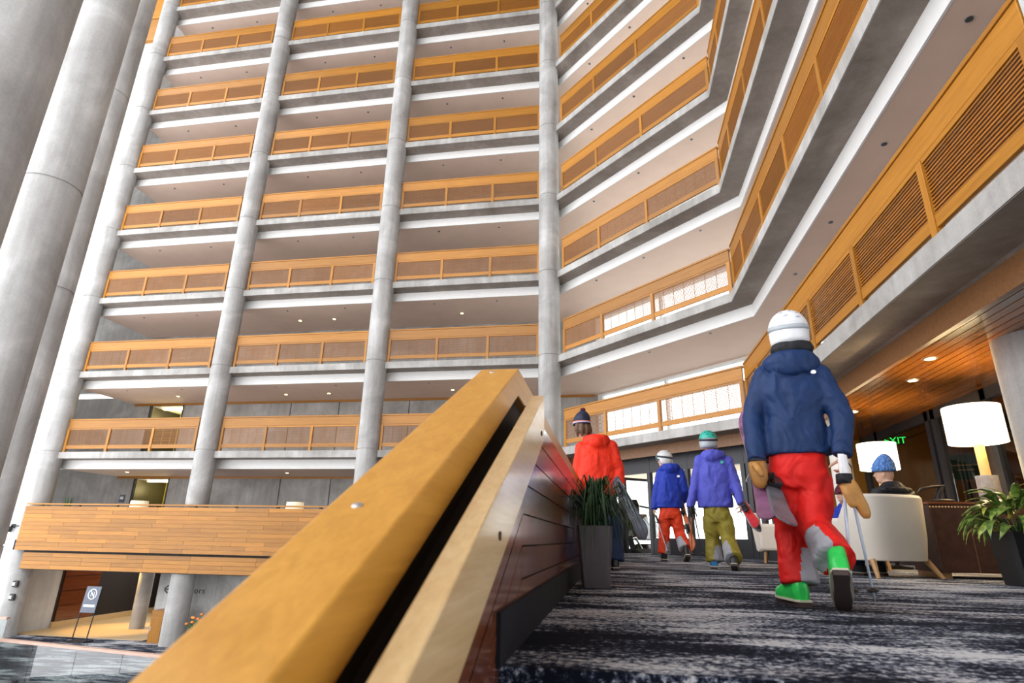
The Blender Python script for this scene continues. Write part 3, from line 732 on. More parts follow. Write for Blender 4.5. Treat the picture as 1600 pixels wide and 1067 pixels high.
def table_lamp(loc, zb, r, h_, zs_, lb, e, big):
    t = empty('table_lamp', loc); tag(t, lb, 'lamp', 'lit lamps in the lounge')
    z0 = zb
    if big:
        MB().lathe([(.105, z0), (.105, z0 + .30), (.05, z0 + .30)], seg=24).build('base', 'lamp_concrete', t, True); z0 += .30
    else:
        MB().lathe([(.1, z0), (.1, z0 + .03), (.05, z0 + .05)], seg=24).build('base', 'lamp_concrete', t, True); z0 += .05
    MB().lathe([(.05, z0), (.05, zs_ - .02), (.03, zs_ - .01)], seg=20).build('stem', 'lamp_wood', t, True)
    MB().tube([(0, 0, zs_ - .02), (0, 0, zs_ + h_ * .6)], .008, 8).build('rod', 'brass', t)
    MB().lathe([(r, zs_), (r, zs_ + h_), (r - .006, zs_ + h_), (r - .006, zs_)], seg=40, cap=False).build('lamp_shade', 'shade_lit', t, True)
    MB().ball((0, 0, zs_ + h_ * .6), .045, 12, 8).build('bulb', 'warm_lens', t, 'all')
    la = bpy.data.lights.new('lamp_bulb', 'POINT'); la.energy = e; la.color = (1, .72, .32); la.shadow_soft_size = .06
    lo = bpy.data.objects.new('lamp_bulb', la); COL.objects.link(lo); lo.parent = t; lo.location = (0, 0, zs_ + h_ * .5)
table_lamp((4.19, 7.52, 0), .79, .285, .42, 1.46, 'large lit table lamp with white drum shade beside the thick column', 120, True)
table_lamp((4.11, 9.98, 0), .72, .27, .40, 1.43, 'lit table lamp with white drum shade behind the blue knit hat', 90, False)
# black curved sculpture on the table
sc_ = empty('desk_sculpture', (3.66, 7.52, .79)); tag(sc_, 'black curved sculpture on the leather side table', 'sculpture')
MB().ball((.03, 0, .022), (.13, .07, .022), 16, 8).build('base', 'dark_metal', sc_, 'all')
MB().tube([(-.02, 0, .03), (.0, 0, .10), (.04, 0, .165), (.075, 0, .19)], [.030, .026, .03, .012], 10).build('stem', 'dark_metal', sc_, True)
MB().tube([(.08, 0, .19), (-.05, 0, .175), (-.16, 0, .15), (-.22, 0, .10)], [(.008, .02), (.018, .05), (.018, .05), (.006, .015)], 10, side=(0, 0, 1)).build('wing', 'dark_metal', sc_, True)
# recessed lights in the plank ceiling
rl = empty('recessed_light'); MB().lathe([(.055, -.008), (.075, -.008), (.08, 0)], seg=18).build('rim', 'steel_plug', rl, True); MB().lathe([(.054, -.011), (.054, -.003)], seg=18).build('lens', 'warm_lens', rl)
for q, (px, py, lb) in enumerate(((1426, 594, 'round recessed light in the plank ceiling above the bright lamp'), (1334, 643, 'round recessed light in the plank ceiling near the blue sleeve'), (1453, 560, 'round recessed light in the plank ceiling nearest the thick column'), (1000, 721, 'small recessed light over the entrance doorway'))):
    r_ = at(px, py, 10) - cam.matrix_world.translation; p = cam.matrix_world.translation + r_ * ((ZC - HC) / r_.z)
    o = rl if q == 0 else copy_tree(rl); o.location = (p.x, p.y, ZC); tag(o, lb, 'light', 'recessed lights in the lounge ceiling')
    if q in (0, 1):
        la = bpy.data.lights.new('recessed_beam', 'SPOT'); la.energy = 18; la.color = (1, .72, .4); la.spot_size = R(90); la.shadow_soft_size = .05
        lo = bpy.data.objects.new('recessed_beam', la); COL.objects.link(lo); lo.location = (p.x, p.y, ZC - .02)

# ------------------------------------------------------------------ plants
plain('planter_grey', (.14, .122, .132), .42, var=.08)
plain('planter_black', (.012, .011, .012), .45)
plain('soil', (.03, .02, .012), .9)
plain('grass_dark', (.020, .062, .016), .42, var=.45, vscale=30)
gp = empty('potted_grass', (-.135, 4.55, 0)); tag(gp, 'tall grey square planter with grassy green plant by the stair guard', 'plant')
def sq(w_, z, r_=.02): return [(sx * w_ - (r_ * sx if c else 0), sy * w_ - (0 if c else r_ * sy), z) for sx, sy, c in ((1, -1, 1), (1, -1, 0), (1, 1, 0), (1, 1, 1), (-1, 1, 1), (-1, 1, 0), (-1, -1, 0), (-1, -1, 1))]
MB().loft([sq(.098, 0), sq(.128, .42), sq(.116, .42), sq(.112, .385)]).build('planter', 'planter_grey', gp, bevel=.004)
MB().loft([sq(.113, .37), sq(.113, .387)]).build('soil', 'soil', gp)
rnd = random.Random(7); mb = MB()
for q in range(340):
    a_ = rnd.uniform(0, 6.283); rr = abs(rnd.gauss(0, .20)) + .04; b0 = rnd.uniform(0, .09)
    up = rnd.uniform(.18, .40) * (1 if rr < .28 else .8); ca, sa = math.cos(a_), math.sin(a_)
    dr_ = rnd.uniform(-.05, .10) if rr < .15 else rnd.uniform(.08, .46)
    p0 = Vector((b0 * ca, b0 * sa, .385)); p1 = Vector((rr * .35 * ca, rr * .35 * sa, .385 + up * .7)); p2 = Vector((rr * .75 * ca, rr * .75 * sa, .385 + up)); p3 = Vector((rr * 1.15 * ca, rr * 1.15 * sa, .385 + up - dr_))
    wd = rnd.uniform(.003, .006); sd = (-sa, ca, 0)
    mb.tube([p0, p1, p2, p3], [(wd * .7, .001), (wd, .0014), (wd, .0014), (.0006, .0006)], 4, side=sd)
mb.v = [(min(max(x, -.165), 9), y, z) for x, y, z in mb.v]
o = mb.build('foliage', 'grass_dark', gp); o['kind'] = 'stuff'
m, nt, b = nmat('leaf_varied')
f = noise(nt, coords(nt, (1, 1, 1)), 24, 2); oi = N(nt, 'ShaderNodeObjectInfo')
c1_ = ramp(nt, oi.outputs['Random'], [(0, (.035, .10, .018)), (.6, (.11, .20, .03)), (1, (.36, .30, .04))])
L(nt, mix(nt, ramp(nt, f, [(.4, (0, 0, 0)), (.62, (1, 1, 1))]), c1_, mix(nt, .6, c1_, (.32, .36, .08), 'ADD')), b.inputs['Base Color']); b.inputs['Roughness'].default_value = .38
lp = empty('potted_plant', (3.66, 6.28, 0)); tag(lp, 'broad-leaved green and yellow plant in black planter at the lounge edge', 'plant')
MB().loft([[(x, y, z) for x, y, z in sq(w_, z_, .03)] for w_, z_ in ((.15, 0), (.19, .46), (.17, .46), (.16, .42))]).build('planter', 'planter_black', lp)
MB().loft([sq(.16, .40, .03), sq(.16, .425, .03)]).build('soil', 'soil', lp)
lf = MB(); npt = 7
prof = [(0, .002), (.12, .018), (.3, .036), (.5, .040), (.7, .031), (.88, .015), (1, .001)]
rows = []
for t, w_ in prof:
    zc = .10 * math.sin(t * 2.2) - .16 * t * t
    rows.append([(t * .27, -w_, zc + .012), (t * .27, 0, zc), (t * .27, w_, zc + .012)])
vs = [p for r_ in rows for p in r_]; fs = []
for k in range(len(rows) - 1):
    for j in range(2): fs.append((k * 3 + j, k * 3 + j + 1, k * 3 + j + 4, k * 3 + j + 3))
lf.add(vs, fs); me = None
rnd = random.Random(21)
for q in range(95):
    a_ = q * 2.399 + rnd.uniform(-.3, .3); t = q / 95; el = R(72 - 95 * math.sqrt(t) + rnd.uniform(-10, 10)); rad = .03 + .20 * math.sqrt(t)
    if me is None:
        o = lf.build('leaf', 'leaf_varied', lp, True); me = o.data
        sd = o.modifiers.new('thick', 'SOLIDIFY'); sd.thickness = .0015
    else:
        o = bpy.data.objects.new('leaf', me); COL.objects.link(o); o.parent = lp
        sd = o.modifiers.new('thick', 'SOLIDIFY'); sd.thickness = .0015
    o.matrix_local = Matrix.Translation((rad * math.cos(a_), rad * math.sin(a_), .47 + .20 * (1 - t) + rnd.uniform(-.03, .05))) @ rotz(a_) @ Matrix.Rotation(-el, 4, 'Y') @ Matrix.Rotation(rnd.uniform(-.5, .5), 4, 'X') @ Matrix.Scale(rnd.uniform(.75, 1.1), 4)
st_ = MB()
for q in range(18):
    a_ = q * 2.399; st_.tube([(.02 * math.cos(a_), .02 * math.sin(a_), .42), (.12 * math.cos(a_), .12 * math.sin(a_), .58)], .006, 5)
st_.build('stems', 'grass_dark', lp)

# ------------------------------------------------------------------ snowmobile outside
sm = empty('snowmobile', (.62, 18.35, -.02), R(-25)); sm.scale = (1.2, 1.2, 1.2); tag(sm, 'black snowmobile on the snow outside the open doorway', 'snowmobile')
plain('gloss_black', (.012, .012, .014), .25, coat=.4)
MB().loft([[(x * w_, y, z0 + (h_ if z else 0)) for x, z in ((-1, 0), (1, 0), (.8, 1), (-.8, 1))] for y, w_, z0, h_ in ((-.7, .30, .35, .15), (-.5, .40, .3, .45), (0, .42, .3, .62), (.5, .25, .35, .45), (1.3, .2, .4, .32), (1.5, .15, .5, .3))]).build('body', 'gloss_black', sm, bevel=.04)
MB().loft([[(x * w_, y, z) for x in (-1, 1)] + [(x * w_, y + .03, z) for x in (1, -1)] for w_, y, z in ((.28, -.35, .85), (.22, -.2, 1.12), (.12, -.1, 1.25))]).build('windshield', 'gloss_black', sm)
MB().tube([(-.4, .05, 1.05), (-.15, -.02, 1.1), (.15, -.02, 1.1), (.4, .05, 1.05)], .022, 8).build('handlebar', 'dark_metal', sm)
MB().lathe([(.12, 0), (.13, .05), (.1, .08)], (0, 0, 0), 16).build('headlight', 'steel_plug', sm, True).matrix_local = Matrix.Translation((0, -.62, .7)) @ Matrix.Rotation(R(80), 4, 'X')
for s in (-1, 1):
    MB().tube([(s * .45, -1.35, .34), (s * .45, -1.2, .12), (s * .45, -.9, .03), (s * .45, -.1, .03)], [(.02, .07)] * 4, 8).build('front_ski', 'dark_metal', sm)
    MB().tube([(s * .45, -1.3, .33), (s * .45, -1.0, .36), (s * .45, -.6, .06)], .014, 6).build('ski_loop', 'steel_plug', sm)
    MB().tube([(s * .2, -.5, .4), (s * .45, -.65, .07)], .025, 6).build('strut', 'dark_metal', sm)
MB().box(-.2, .2, .3, 1.6, .0, .22).build('track', 'dark_metal', sm, bevel=.08)

# ------------------------------------------------------------------ skis and poles
plain('ski_grey', (.13, .13, .15), .35, var=.5, vscale=6)
plain('ski_purple', (.24, .10, .20), .35, var=.5, vscale=6)
plain('ski_red', (.55, .03, .03), .3, var=.2, vscale=5)
plain('ski_dark', (.045, .055, .085), .35, var=.7, vscale=7)
plain('ski_orange', (.45, .12, .04), .35, var=.4, vscale=6)
plain('ski_base', (.30, .27, .28), .4, var=.4, vscale=7)
plain('pole_blue', (.55, .66, .80), .3, metal=.3)
plain('pole_dark', (.06, .06, .07), .4, metal=.3)
plain('binding_black', (.015, .015, .018), .35)
def ski(tail, tip, nrm, mt, lb, width=1.0, bind=.42, group=None, base='ski_base'):
    tail, tip = Vector(tail), Vector(tip); y = (tip - tail); ln = y.length; y.normalize()
    z = Vector(nrm); z = (z - y * z.dot(y)).normalized(); x = y.cross(z)
    s_ = empty('ski'); s_.matrix_world = Matrix.Translation(tail) @ Matrix((x, y, z)).transposed().to_4x4()
    tag(s_, lb, 'ski', group)
    rows = []
    for t, wd, up in ((0, .010, .052), (.015, .030, .045), (.04, .046, .032), (.075, .055, .018), (.11, .056, .008), (.15, .051, .0), (.35, .044, .004), (.5, .042, .006), (.7, .048, .003), (.86, .058, .004), (.93, .056, .018), (.975, .040, .045), (1, .016, .065)):
        w_ = wd * width; th = .006 if t < .1 or t > .85 else .012
        rows.append([(-w_, t * ln, up), (w_, t * ln, up), (w_ * .9, t * ln, up + th), (-w_ * .9, t * ln, up + th)])
    MB().loft(rows).build('top_sheet', mt, s_, bevel=.001)
    MB().loft([[(x_, y_, z_ - .0025 if i > 1 else z_ - .004) for i, (x_, y_, z_) in enumerate((r_[0], r_[1], r_[1], r_[0]))] for r_ in rows]).build('base', base, s_)
    bt = MB(); yb = ln * bind
    bt.box(-.035, .035, yb - .09, yb + .06, .012, .035); bt.box(-.028, .028, yb - .05, yb + .03, .035, .085); bt.box(-.02, .02, yb - .15, yb - .05, .05, .075)
    bt.build('heel_binding', 'binding_black', s_, bevel=.006)
    bt = MB(); bt.box(-.035, .035, yb + .26, yb + .36, .012, .035); bt.box(-.028, .028, yb + .28, yb + .35, .035, .065); bt.build('toe_binding', 'binding_black', s_, bevel=.006)
    br_ = MB()
    for s in (-1, 1): br_.tube([(s * .05, yb + .05, .02), (s * .065, yb - .02, .03), (s * .07, yb - .10, .05)], .005, 6)
    br_.build('brake', 'steel_plug', s_)
    return s_
def pole(top, tip, mt, lb, grip='binding_black', group=None):
    top, tip = Vector(top), Vector(tip); d = tip - top; ln = d.length
    p = empty('ski_pole', top); p.rotation_mode = 'QUATERNION'; p.rotation_quaternion = d.to_track_quat('-Z', 'Y'); tag(p, lb, 'ski pole', group)
    MB().tube([(0, 0, -.10), (0, 0, -ln * .5), (0, 0, -ln + .03)], [.0085, .008, .0055], 10).build('shaft', mt, p, True)
    MB().tube([(0, 0, .01), (0, 0, -.02), (0, 0, -.10), (0, 0, -.13)], [.016, .018, .014, .010], 10).build('grip', grip, p, True)
    MB().tube([(0, .01, 0), (.02, .03, -.06), (.01, .03, -.14), (0, .012, -.02)], [(.002, .009)] * 4, 6).build('strap', 'binding_black', p)
    MB().lathe([(.006, -ln + .075), (.03, -ln + .062), (.03, -ln + .056), (.006, -ln + .06)], seg=14).build('basket', 'binding_black', p, True)
    MB().tube([(0, 0, -ln + .03), (0, 0, -ln)], [.0055, .002], 8).build('tip', 'steel_plug', p)
    return p

# ------------------------------------------------------------------ people
def fabric(name, col, var=.12, bs=.9, sheen=.0, rough=.62, scale=5.5):
    m, nt, b = nmat(name)
    v = coords(nt, (1, 1, .8))
    f = noise(nt, v, scale, 2, .45, 1.0); f2 = noise(nt, v, 260, 2)
    L(nt, ramp(nt, f, [(.3, tuple(x * (1 - var) for x in col)), (.7, tuple(min(1, x * (1 + var)) for x in col))]), b.inputs['Base Color'])
    b.inputs['Roughness'].default_value = rough; b.inputs['Specular IOR Level'].default_value = .35
    ad = N(nt, 'ShaderNodeMath', operation='MULTIPLY_ADD'); L(nt, f2, ad.inputs[0]); ad.inputs[1].default_value = .03; L(nt, f, ad.inputs[2])
    bump(nt, b, ad.outputs[0], bs, .05)
    return m
fabric('navy_cloth', (.006, .028, .105)); fabric('red_cloth', (.72, .012, .008), .1); fabric('jacket_red', (.80, .028, .006), .08)
fabric('royal_blue', (.010, .035, .36), .1); fabric('periwinkle', (.085, .095, .52), .08); fabric('olive_cloth', (.31, .25, .035), .12)
fabric('orange_red', (.72, .05, .012), .08); fabric('gaiter_grey', (.36, .36, .40), .06); fabric('scarf_black', (.012, .012, .016), .2)
fabric('denim_dark', (.012, .03, .09), .2); fabric('beanie_navy', (.018, .022, .05), .15); fabric('beanie_blue', (.11, .25, .62), .12, scale=30)
fabric('quilt_black', (.012, .013, .018), .2); fabric('beanie_maroon', (.10, .012, .03), .2, scale=30); fabric('collar_pale', (.6, .6, .62), .05)
plain('skin', (.66, .38, .27), .5, var=.06); plain('hair_brown', (.11, .055, .03), .6, var=.3, vscale=40)
plain('helmet_white', (.82, .83, .86), .3, var=.02); plain('helmet_silver', (.60, .61, .62), .35, var=.04); plain('helmet_teal', (.02, .42, .33), .35, var=.1)
plain('helmet_grey', (.42, .46, .50), .4, var=.1); plain('goggle', (.04, .16, .18), .12, coat=.6); plain('strap_dark', (.03, .035, .05), .6)
plain('boot_green', (.03, .62, .10), .28, var=.12); plain('boot_black', (.018, .018, .02), .35); plain('boot_blue', (.04, .22, .52), .35, var=.1); plain('boot_teal', (.03, .25, .42), .35)
plain('sole_dark', (.05, .03, .025), .6); plain('trim_bone', (.62, .58, .46), .5); plain('leather_tan', (.46, .215, .05), .55, var=.18, vscale=14, bmp=.15, bscale=120)
plain('logo_white', (.85, .86, .88), .5); plain('logo_green', (.02, .45, .28), .5); plain('band_orange', (.75, .25, .12), .7); plain('band_lilac', (.45, .38, .62), .7)
CLOUD = bpy.data.textures.new('crease', 'CLOUDS'); CLOUD.noise_scale = .085; CLOUD.noise_depth = 2
def shell(mb, name, mt, parent, vox, smooth=4, disp=0, sub=False):
    o = mb.build(name, mt, parent, 'all')
    r = o.modifiers.new('weld', 'REMESH'); r.mode = 'VOXEL'; r.voxel_size = vox; r.use_smooth_shade = True
    s = o.modifiers.new('soft', 'SMOOTH'); s.factor = .5; s.iterations = smooth
    if disp:
        d = o.modifiers.new('crease', 'DISPLACE'); d.texture = CLOUD; d.strength = disp; d.mid_level = .5; d.texture_coords = 'LOCAL'
    return o
def ell(c, x, y, rx, ry, n=20, p=2.3):
    """super-ellipse ring around c in the plane of x and y"""
    out = []
    for i in range(n):
        t = 2 * math.pi * i / n; ct, st2 = math.cos(t), math.sin(t)
        out.append(c + x * rx * math.copysign(abs(ct) ** (2 / p), ct) + y * ry * math.copysign(abs(st2) ** (2 / p), st2))
    return out
def limb(mb, pts, rad, seg=14, side=None, sub=4):
    """smooth tapered limb through joints"""
    P = [Vector(p) for p in pts]; out, rr = [], []
    for i in range(len(P) - 1):
        a_, b_, c_, d_ = P[max(i - 1, 0)], P[i], P[i + 1], P[min(i + 2, len(P) - 1)]
        for k in range(sub):
            t = k / sub
            q = .5 * ((2 * b_) + (c_ - a_) * t + (2 * a_ - 5 * b_ + 4 * c_ - d_) * t * t + (3 * b_ - a_ - 3 * c_ + d_) * t ** 3)
            out.append(b_.lerp(c_, t).lerp(q, .5)); rr.append(rad[i] * (1 - t) + rad[i + 1] * t)
    out.append(P[-1]); rr.append(rad[-1]); return mb.tube(out, rr, seg, side)
def hand(mb, wrist, d, palm, s=1.0, curl=.9, thumb=1):
    """palm and five fingers; d points along the hand, palm is where the palm faces"""
    wrist = Vector(wrist); d = Vector(d).normalized(); palm = Vector(palm); palm = (palm - d * palm.dot(d)).normalized(); sd = d.cross(palm) * thumb
    rings = [ell(wrist + d * t * s, sd, palm, a_ * s, b_ * s, 12) for t, a_, b_ in ((-.02, .025, .021), (.02, .034, .02), (.06, .041, .018), (.088, .040, .015))]
    mb.loft(rings)
    for k, (off, ln) in enumerate(((-.030, .066), (-.010, .078), (.010, .074), (.029, .058))):
        p = wrist + (d * .084 + sd * -off) * s; pts = [p]; ang_ = 0
        for seg_ in (.45, .32, .25):
            ang_ += curl * (.55 if seg_ == .45 else .8); p = p + (d * math.cos(ang_) + palm * math.sin(ang_)) * ln * seg_ * s; pts.append(p)
        mb.tube(pts, [.0098 * s, .0092 * s, .0084 * s, .007 * s], 8)
    p = wrist + (d * .025 + sd * .030) * s
    mb.tube([p, p + (sd * .024 + d * .026 + palm * .010) * s, p + (sd * .026 + d * .052 + palm * .026 * (1 + curl)) * s, p + (sd * .014 + d * .068 + palm * .034 * (1 + curl)) * s], [.014 * s, .0115 * s, .0100 * s, .0078 * s], 8)
def head(mb, c, fwd, s=1.0, up=Vector((0, 0, 1))):
    fwd = Vector(fwd).normalized(); rt = fwd.cross(up).normalized(); m3 = Matrix((rt, fwd, up)).transposed()
    mb.ball(c, (.073 * s, .092 * s, .108 * s), 20, 14, m3)
    mb.ball(c + (fwd * .030 - up * .062) * s, (.050 * s, .058 * s, .052 * s), 14, 10, m3)          # jaw
    mb.tube([c + (fwd * .086 + up * .012) * s, c + (fwd * .104 - up * .018) * s, c + (fwd * .090 - up * .032) * s], [.008 * s, .014 * s, .010 * s], 8)  # nose
    for sg in (-1, 1):
        mb.ball(c + (rt * .074 * sg - up * .008) * s, (.010 * s, .020 * s, .030 * s), 10, 8, m3)      # ears
        mb.ball(c + (rt * .030 * sg + fwd * .078 + up * .022) * s, (.020 * s, .014 * s, .008 * s), 8, 6, m3)  # brow
    mb.ball(c + (fwd * .085 - up * .058) * s, (.022 * s, .010 * s, .008 * s), 8, 6, m3)               # lips
    return rt
def boot(parent, mtx, mt, s=1.0, cuff='strap_dark'):
    """ski boot, heel at the origin, toe along +y"""
    b = MB()
    b.loft([ell(Vector((0, y, z)) * s, Vector((1, 0, 0)), Vector((0, 0, 1)), rx * s, rz * s, 16, 2.8) for y, z, rx, rz in ((-.015, .075, .030, .050), (.01, .08, .046, .062), (.08, .085, .050, .066), (.14, .075, .051, .056), (.20, .063, .052, .044), (.26, .056, .046, .036), (.285, .052, .034, .026))])
    b.loft([ell(Vector((0, y, z)) * s, Vector((1, 0, 0)), Vector((0, 1, 0)), rx * s, ry * s, 16, 2.6) for y, z, rx, ry in ((.055, .08, .048, .066), (.052, .14, .046, .060), (.058, .19, .044, .056), (.062, .22, .042, .052))])
    o = shell(b, 'boot', mt, parent, .009 * s, 3); o.matrix_local = mtx
    MB().loft([[(x * w_ * s, y * s, z * s) for x, z in ((-1, 0), (1, 0), (1, .026), (-1, .026))] for y, w_ in ((-.03, .032), (-.005, .038), (.06, .034), (.14, .036), (.2, .042), (.27, .038), (.305, .030))]).build('sole', 'sole_dark', o)
    MB().loft([[(x * w_ * s, y * s, z * s) for x, z in ((-1, .026), (1, .026), (1, .036), (-1, .036))] for y, w_ in ((-.034, .034), (0, .046), (.14, .052), (.2, .053), (.27, .046), (.30, .034))]).build('welt', 'trim_bone', o)
    for z, y in ((.10, .125), (.15, .108)):
        MB().box(-.045 * s, .02 * s, y * s, (y + .018) * s, z * s, (z + .018) * s).build('buckle', 'steel_plug', o)
    return o
def helmet(parent, c, fwd, mt, low, s=1.0, strap='strap_dark', gog=True):
    fwd = Vector(fwd).normalized(); up = Vector((0, 0, 1)); rt = fwd.cross(up).normalized()
    h_ = Matrix((rt, fwd, up)).transposed().to_4x4(); h_.translation = c
    b = MB()
    n = 26; rings = []
    for k in range(11):
        th = math.pi / 2 * k / 10.0
        rings.append([(.112 * s * math.cos(th) * math.cos(t), (.132 * math.cos(th) * math.sin(t) - .004) * s, (.035 + .120 * math.sin(th)) * s) for t in [2 * math.pi * i / n for i in range(n)]])
    rings[-1] = [(x * 1, y, z) for x, y, z in rings[-1]]
    b.loft(rings[:-1] + [[(.008 * math.cos(2 * math.pi * i / n) * s, .008 * math.sin(2 * math.pi * i / n) * s, .1555 * s) for i in range(n)]])
    o = b.build('helmet', mt, parent, 'all'); o.matrix_local = h_
    lo_ = MB(); rings = []
    for z, k in ((.040, 1.0), (.0, 1.0), (-.045, .96), (-.075, .90)):
        ring_ = []
        for i in range(n):
            t = 2 * math.pi * i / n; y = math.sin(t)
            zz_ = z if y < .25 else max(z, .012)
            ring_.append((.112 * s * k * math.cos(t), (.132 * k * y - .004) * s, zz_ * s))
        rings.append(ring_)
    lo_.loft(rings[::-1]).build('lower_shell', low, o, 'all')
    for az0, el_ in ((-.55, .75), (.1, .85), (.6, .70), (-.2, .45), (.45, .35)):
        pt = [(.1125 * math.cos(el_) * math.sin(az0 + q * .07) * s, (-.1325 * math.cos(el_) * math.cos(az0 + q * .07) - .004) * s, (.035 + .1205 * math.sin(el_ + q * .02)) * s) for q in range(-2, 3)]
        MB().tube(pt, [.0015 * s, .0035 * s, .004 * s, .0035 * s, .0015 * s], 6).build('vent', strap, o)
    st_ = MB()
    st_.loft([[(.1145 * s * k * math.cos(2 * math.pi * i / n), (.1345 * k * math.sin(2 * math.pi * i / n) - .004) * s, (z + .022 * math.sin(2 * math.pi * i / n)) * s) for i in range(n)] for z, k in ((.022, 1.0), (.022, 1.012), (.050, 1.005), (.050, .99))], cap=False).build('goggle_strap', strap, o, 'all')
    if gog:
        g = MB(); g.loft([ell(Vector((x * s, (.128 - abs(x) * .42) * s, .045 * s)), Vector((0, 1, 0)), Vector((0, 0, 1)), .018 * s, hh * s, 10) for x, hh in ((-.085, .02), (-.06, .042), (0, .046), (.06, .042), (.085, .02))]).build('goggles', 'goggle', o, 'all')
    return o
def beanie(parent, c, fwd, mt, s=1.0, pom=None, tall=.15):
    fwd = Vector(fwd).normalized(); up = Vector((0, 0, 1)); rt = fwd.cross(up).normalized()
    h_ = Matrix((rt, fwd, up)).transposed().to_4x4(); h_.translation = c
    b = MB().loft([ell(Vector((0, y, z)) * s, Vector((1, 0, 0)), Vector((0, 1, 0)), rx * s, ry * s, 22, 2.1) for z, y, rx, ry in ((.0, 0, .086, .106), (.03, -.002, .090, .108), (.07, -.008, .087, .102), (.105, -.014, .072, .084), (tall, -.022, .046, .052), (tall + .022, -.026, .016, .018))])
    o = b.build('beanie', mt, parent, 'all'); o.matrix_local = h_
    MB().loft([ell(Vector((0, 0, z)) * s, Vector((1, 0, 0)), Vector((0, 1, 0)), rx * s, ry * s, 22, 2.1) for z, rx, ry in ((-.012, .088, .108), (-.012, .094, .113), (.036, .095, .114), (.036, .088, .107))], cap=False).build('cuff', mt, o, 'all')
    return o
def torso(mb, rows, x, y):
    """rows: (centre, half width, half depth)"""
    mb.loft([ell(Vector(c), x, y, a_, b_, 24, 2.5) for c, a_, b_ in rows])
def emblem(parent, c, n, mt, r=.014):
    n = Vector(n).normalized(); sx = n.cross(Vector((0, 0, 1))).normalized(); up = sx.cross(n)
    MB().loft([ell(c + n * t, sx, up, r, r * .8, 12, 2) for t in (-.012, .004)]).build('emblem', mt, parent)
def walker(lb, d0, fwd, s, J, mats, vox=.013, creases=.016):
    """J: picture positions of the joints with their distances; returns (root, points)"""
    P = {k: at(*v) for k, v in J.items()}
    root = empty('person', (P['root'].x, P['root'].y, 0)); tag(root, lb, 'person')
    inv = Matrix.Translation(-root.location)
    P = {k: inv @ v for k, v in P.items()}
    fwd = Vector(fwd).normalized(); rt = fwd.cross(Vector((0, 0, 1))).normalized()
    up = Vector((0, 0, 1))
    sh = (P['shL'] + P['shR']) / 2; hp = (P['hipL'] + P['hipR']) / 2; wS = (P['shR'] - P['shL']).length / 2; wH = (P['hipR'] - P['hipL']).length / 2
    # body under the clothes, one surface
    b = MB(); head(b, P['head'], J_fwd.get(lb, fwd), s * 1.0)
    b.tube([P['head'] - up * .06 * s, sh - up * .02], [.050 * s, .058 * s], 12)
    torso(b, [(sh - up * .01, wS * .9, .07 * s), (sh.lerp(hp, .35), wS * .85, .09 * s), (hp, wH + .06 * s, .08 * s)], rt, fwd)
    for k in 'LR':
        limb(b, [P['sh' + k], P['el' + k], P['wr' + k]], [.045 * s, .036 * s, .026 * s], 10)
        limb(b, [P['hip' + k], P['kn' + k], P['an' + k]], [.07 * s, .05 * s, .036 * s], 10)
    for k, (d, pal, cu) in mats.get('hands', {}).items():
        hand(b, P['wr' + k] + Vector(d) * .01, d, pal, s * .95, cu, 1 if k == 'R' else -1)
    shell(b, 'body', 'skin', root, .008, 2)
    # jacket
    j = MB(); hem = P['hem']; ww = mats.get('w', 1.0)
    rows = [(hem, mats['hemw'], .135 * s), (hem.lerp(sh, .22), mats['hemw'] * .97, .135 * s), (hem.lerp(sh, .45), mats['waist'], .125 * s), (hem.lerp(sh, .72), wS + .035 * s, .130 * s), (hem.lerp(sh, .92), wS + .03 * s, .115 * s), (sh + up * .035 * s, wS * .75, .085 * s), (sh + up * .075 * s, .075 * s, .07 * s)]
    torso(j, rows, rt, fwd)
    for k in 'LR':
        limb(j, [P['sh' + k] - up * .02, P['el' + k], P['wr' + k] + (P['wr' + k] - P['el' + k]).normalized() * .035], [.078 * s, .066 * s, .052 * s], 14)
    # hood lying on the back
    hd_ = MB()
    hd_.tube([sh + (rt * math.sin(R(a_)) * .135 - fwd * math.cos(R(a_)) * .120 + up * (.060 - .030 * math.cos(R(a_)))) * s for a_ in (-105, -80, -55, -28, 0, 28, 55, 80, 105)], [(.022 * s, .022 * s), (.045 * s, .034 * s), (.066 * s, .042 * s), (.082 * s, .050 * s), (.088 * s, .054 * s), (.082 * s, .050 * s), (.066 * s, .042 * s), (.045 * s, .034 * s), (.022 * s, .022 * s)], 14, side=(0, 0, 1))
    shell(hd_, 'hood', mats['jacket'], root, vox * .8, 3, creases * .8)
    hc = sh + up * .055 * s - fwd * .065 * s
    j.loft([ell(hc + rt * x * s - up * (abs(x) * .25) * s + fwd * abs(x) * .45 * s, fwd, up, a_ * s, c_ * s, 12) for x, a_, c_ in ((-.15, .025, .025), (-.11, .055, .05), (-.045, .072, .07), (.045, .072, .07), (.11, .055, .05), (.15, .025, .025))])
    hb2 = sh - fwd * .105 * s - up * .01
    j.ball(hb2 + fwd * .02, (.125 * s, .05 * s, .06 * s), 16, 10, Matrix((rt, fwd, up)).transposed())
    for k in 'LR': j.ball(P['sh' + k] - up * .025 * s, .080 * s, 14, 10)
    jk = shell(j, 'jacket', mats['jacket'], root, vox, 4, creases)
    # trousers
    t = MB(); pw = mats.get('pw', 1.0)
    torso(t, [(hem + up * .10 * s, wH + .06 * s, .11 * s), (hp, wH + .085 * s, .125 * s), (hp - up * .07 * s, wH + .075 * s, .115 * s)], rt, fwd)
    for k in 'LR':
        sg = P['an' + k] - P['kn' + k]; end = P['kn' + k] + sg * mats.get('cuff' + k, .86)
        limb(t, [P['hip' + k], P['hip' + k].lerp(P['kn' + k], .5), P['kn' + k], P['kn' + k].lerp(end, .5), end], [.098 * s * pw, .097 * s * pw, .086 * s * pw, .094 * s * pw, .106 * s * pw], 16)
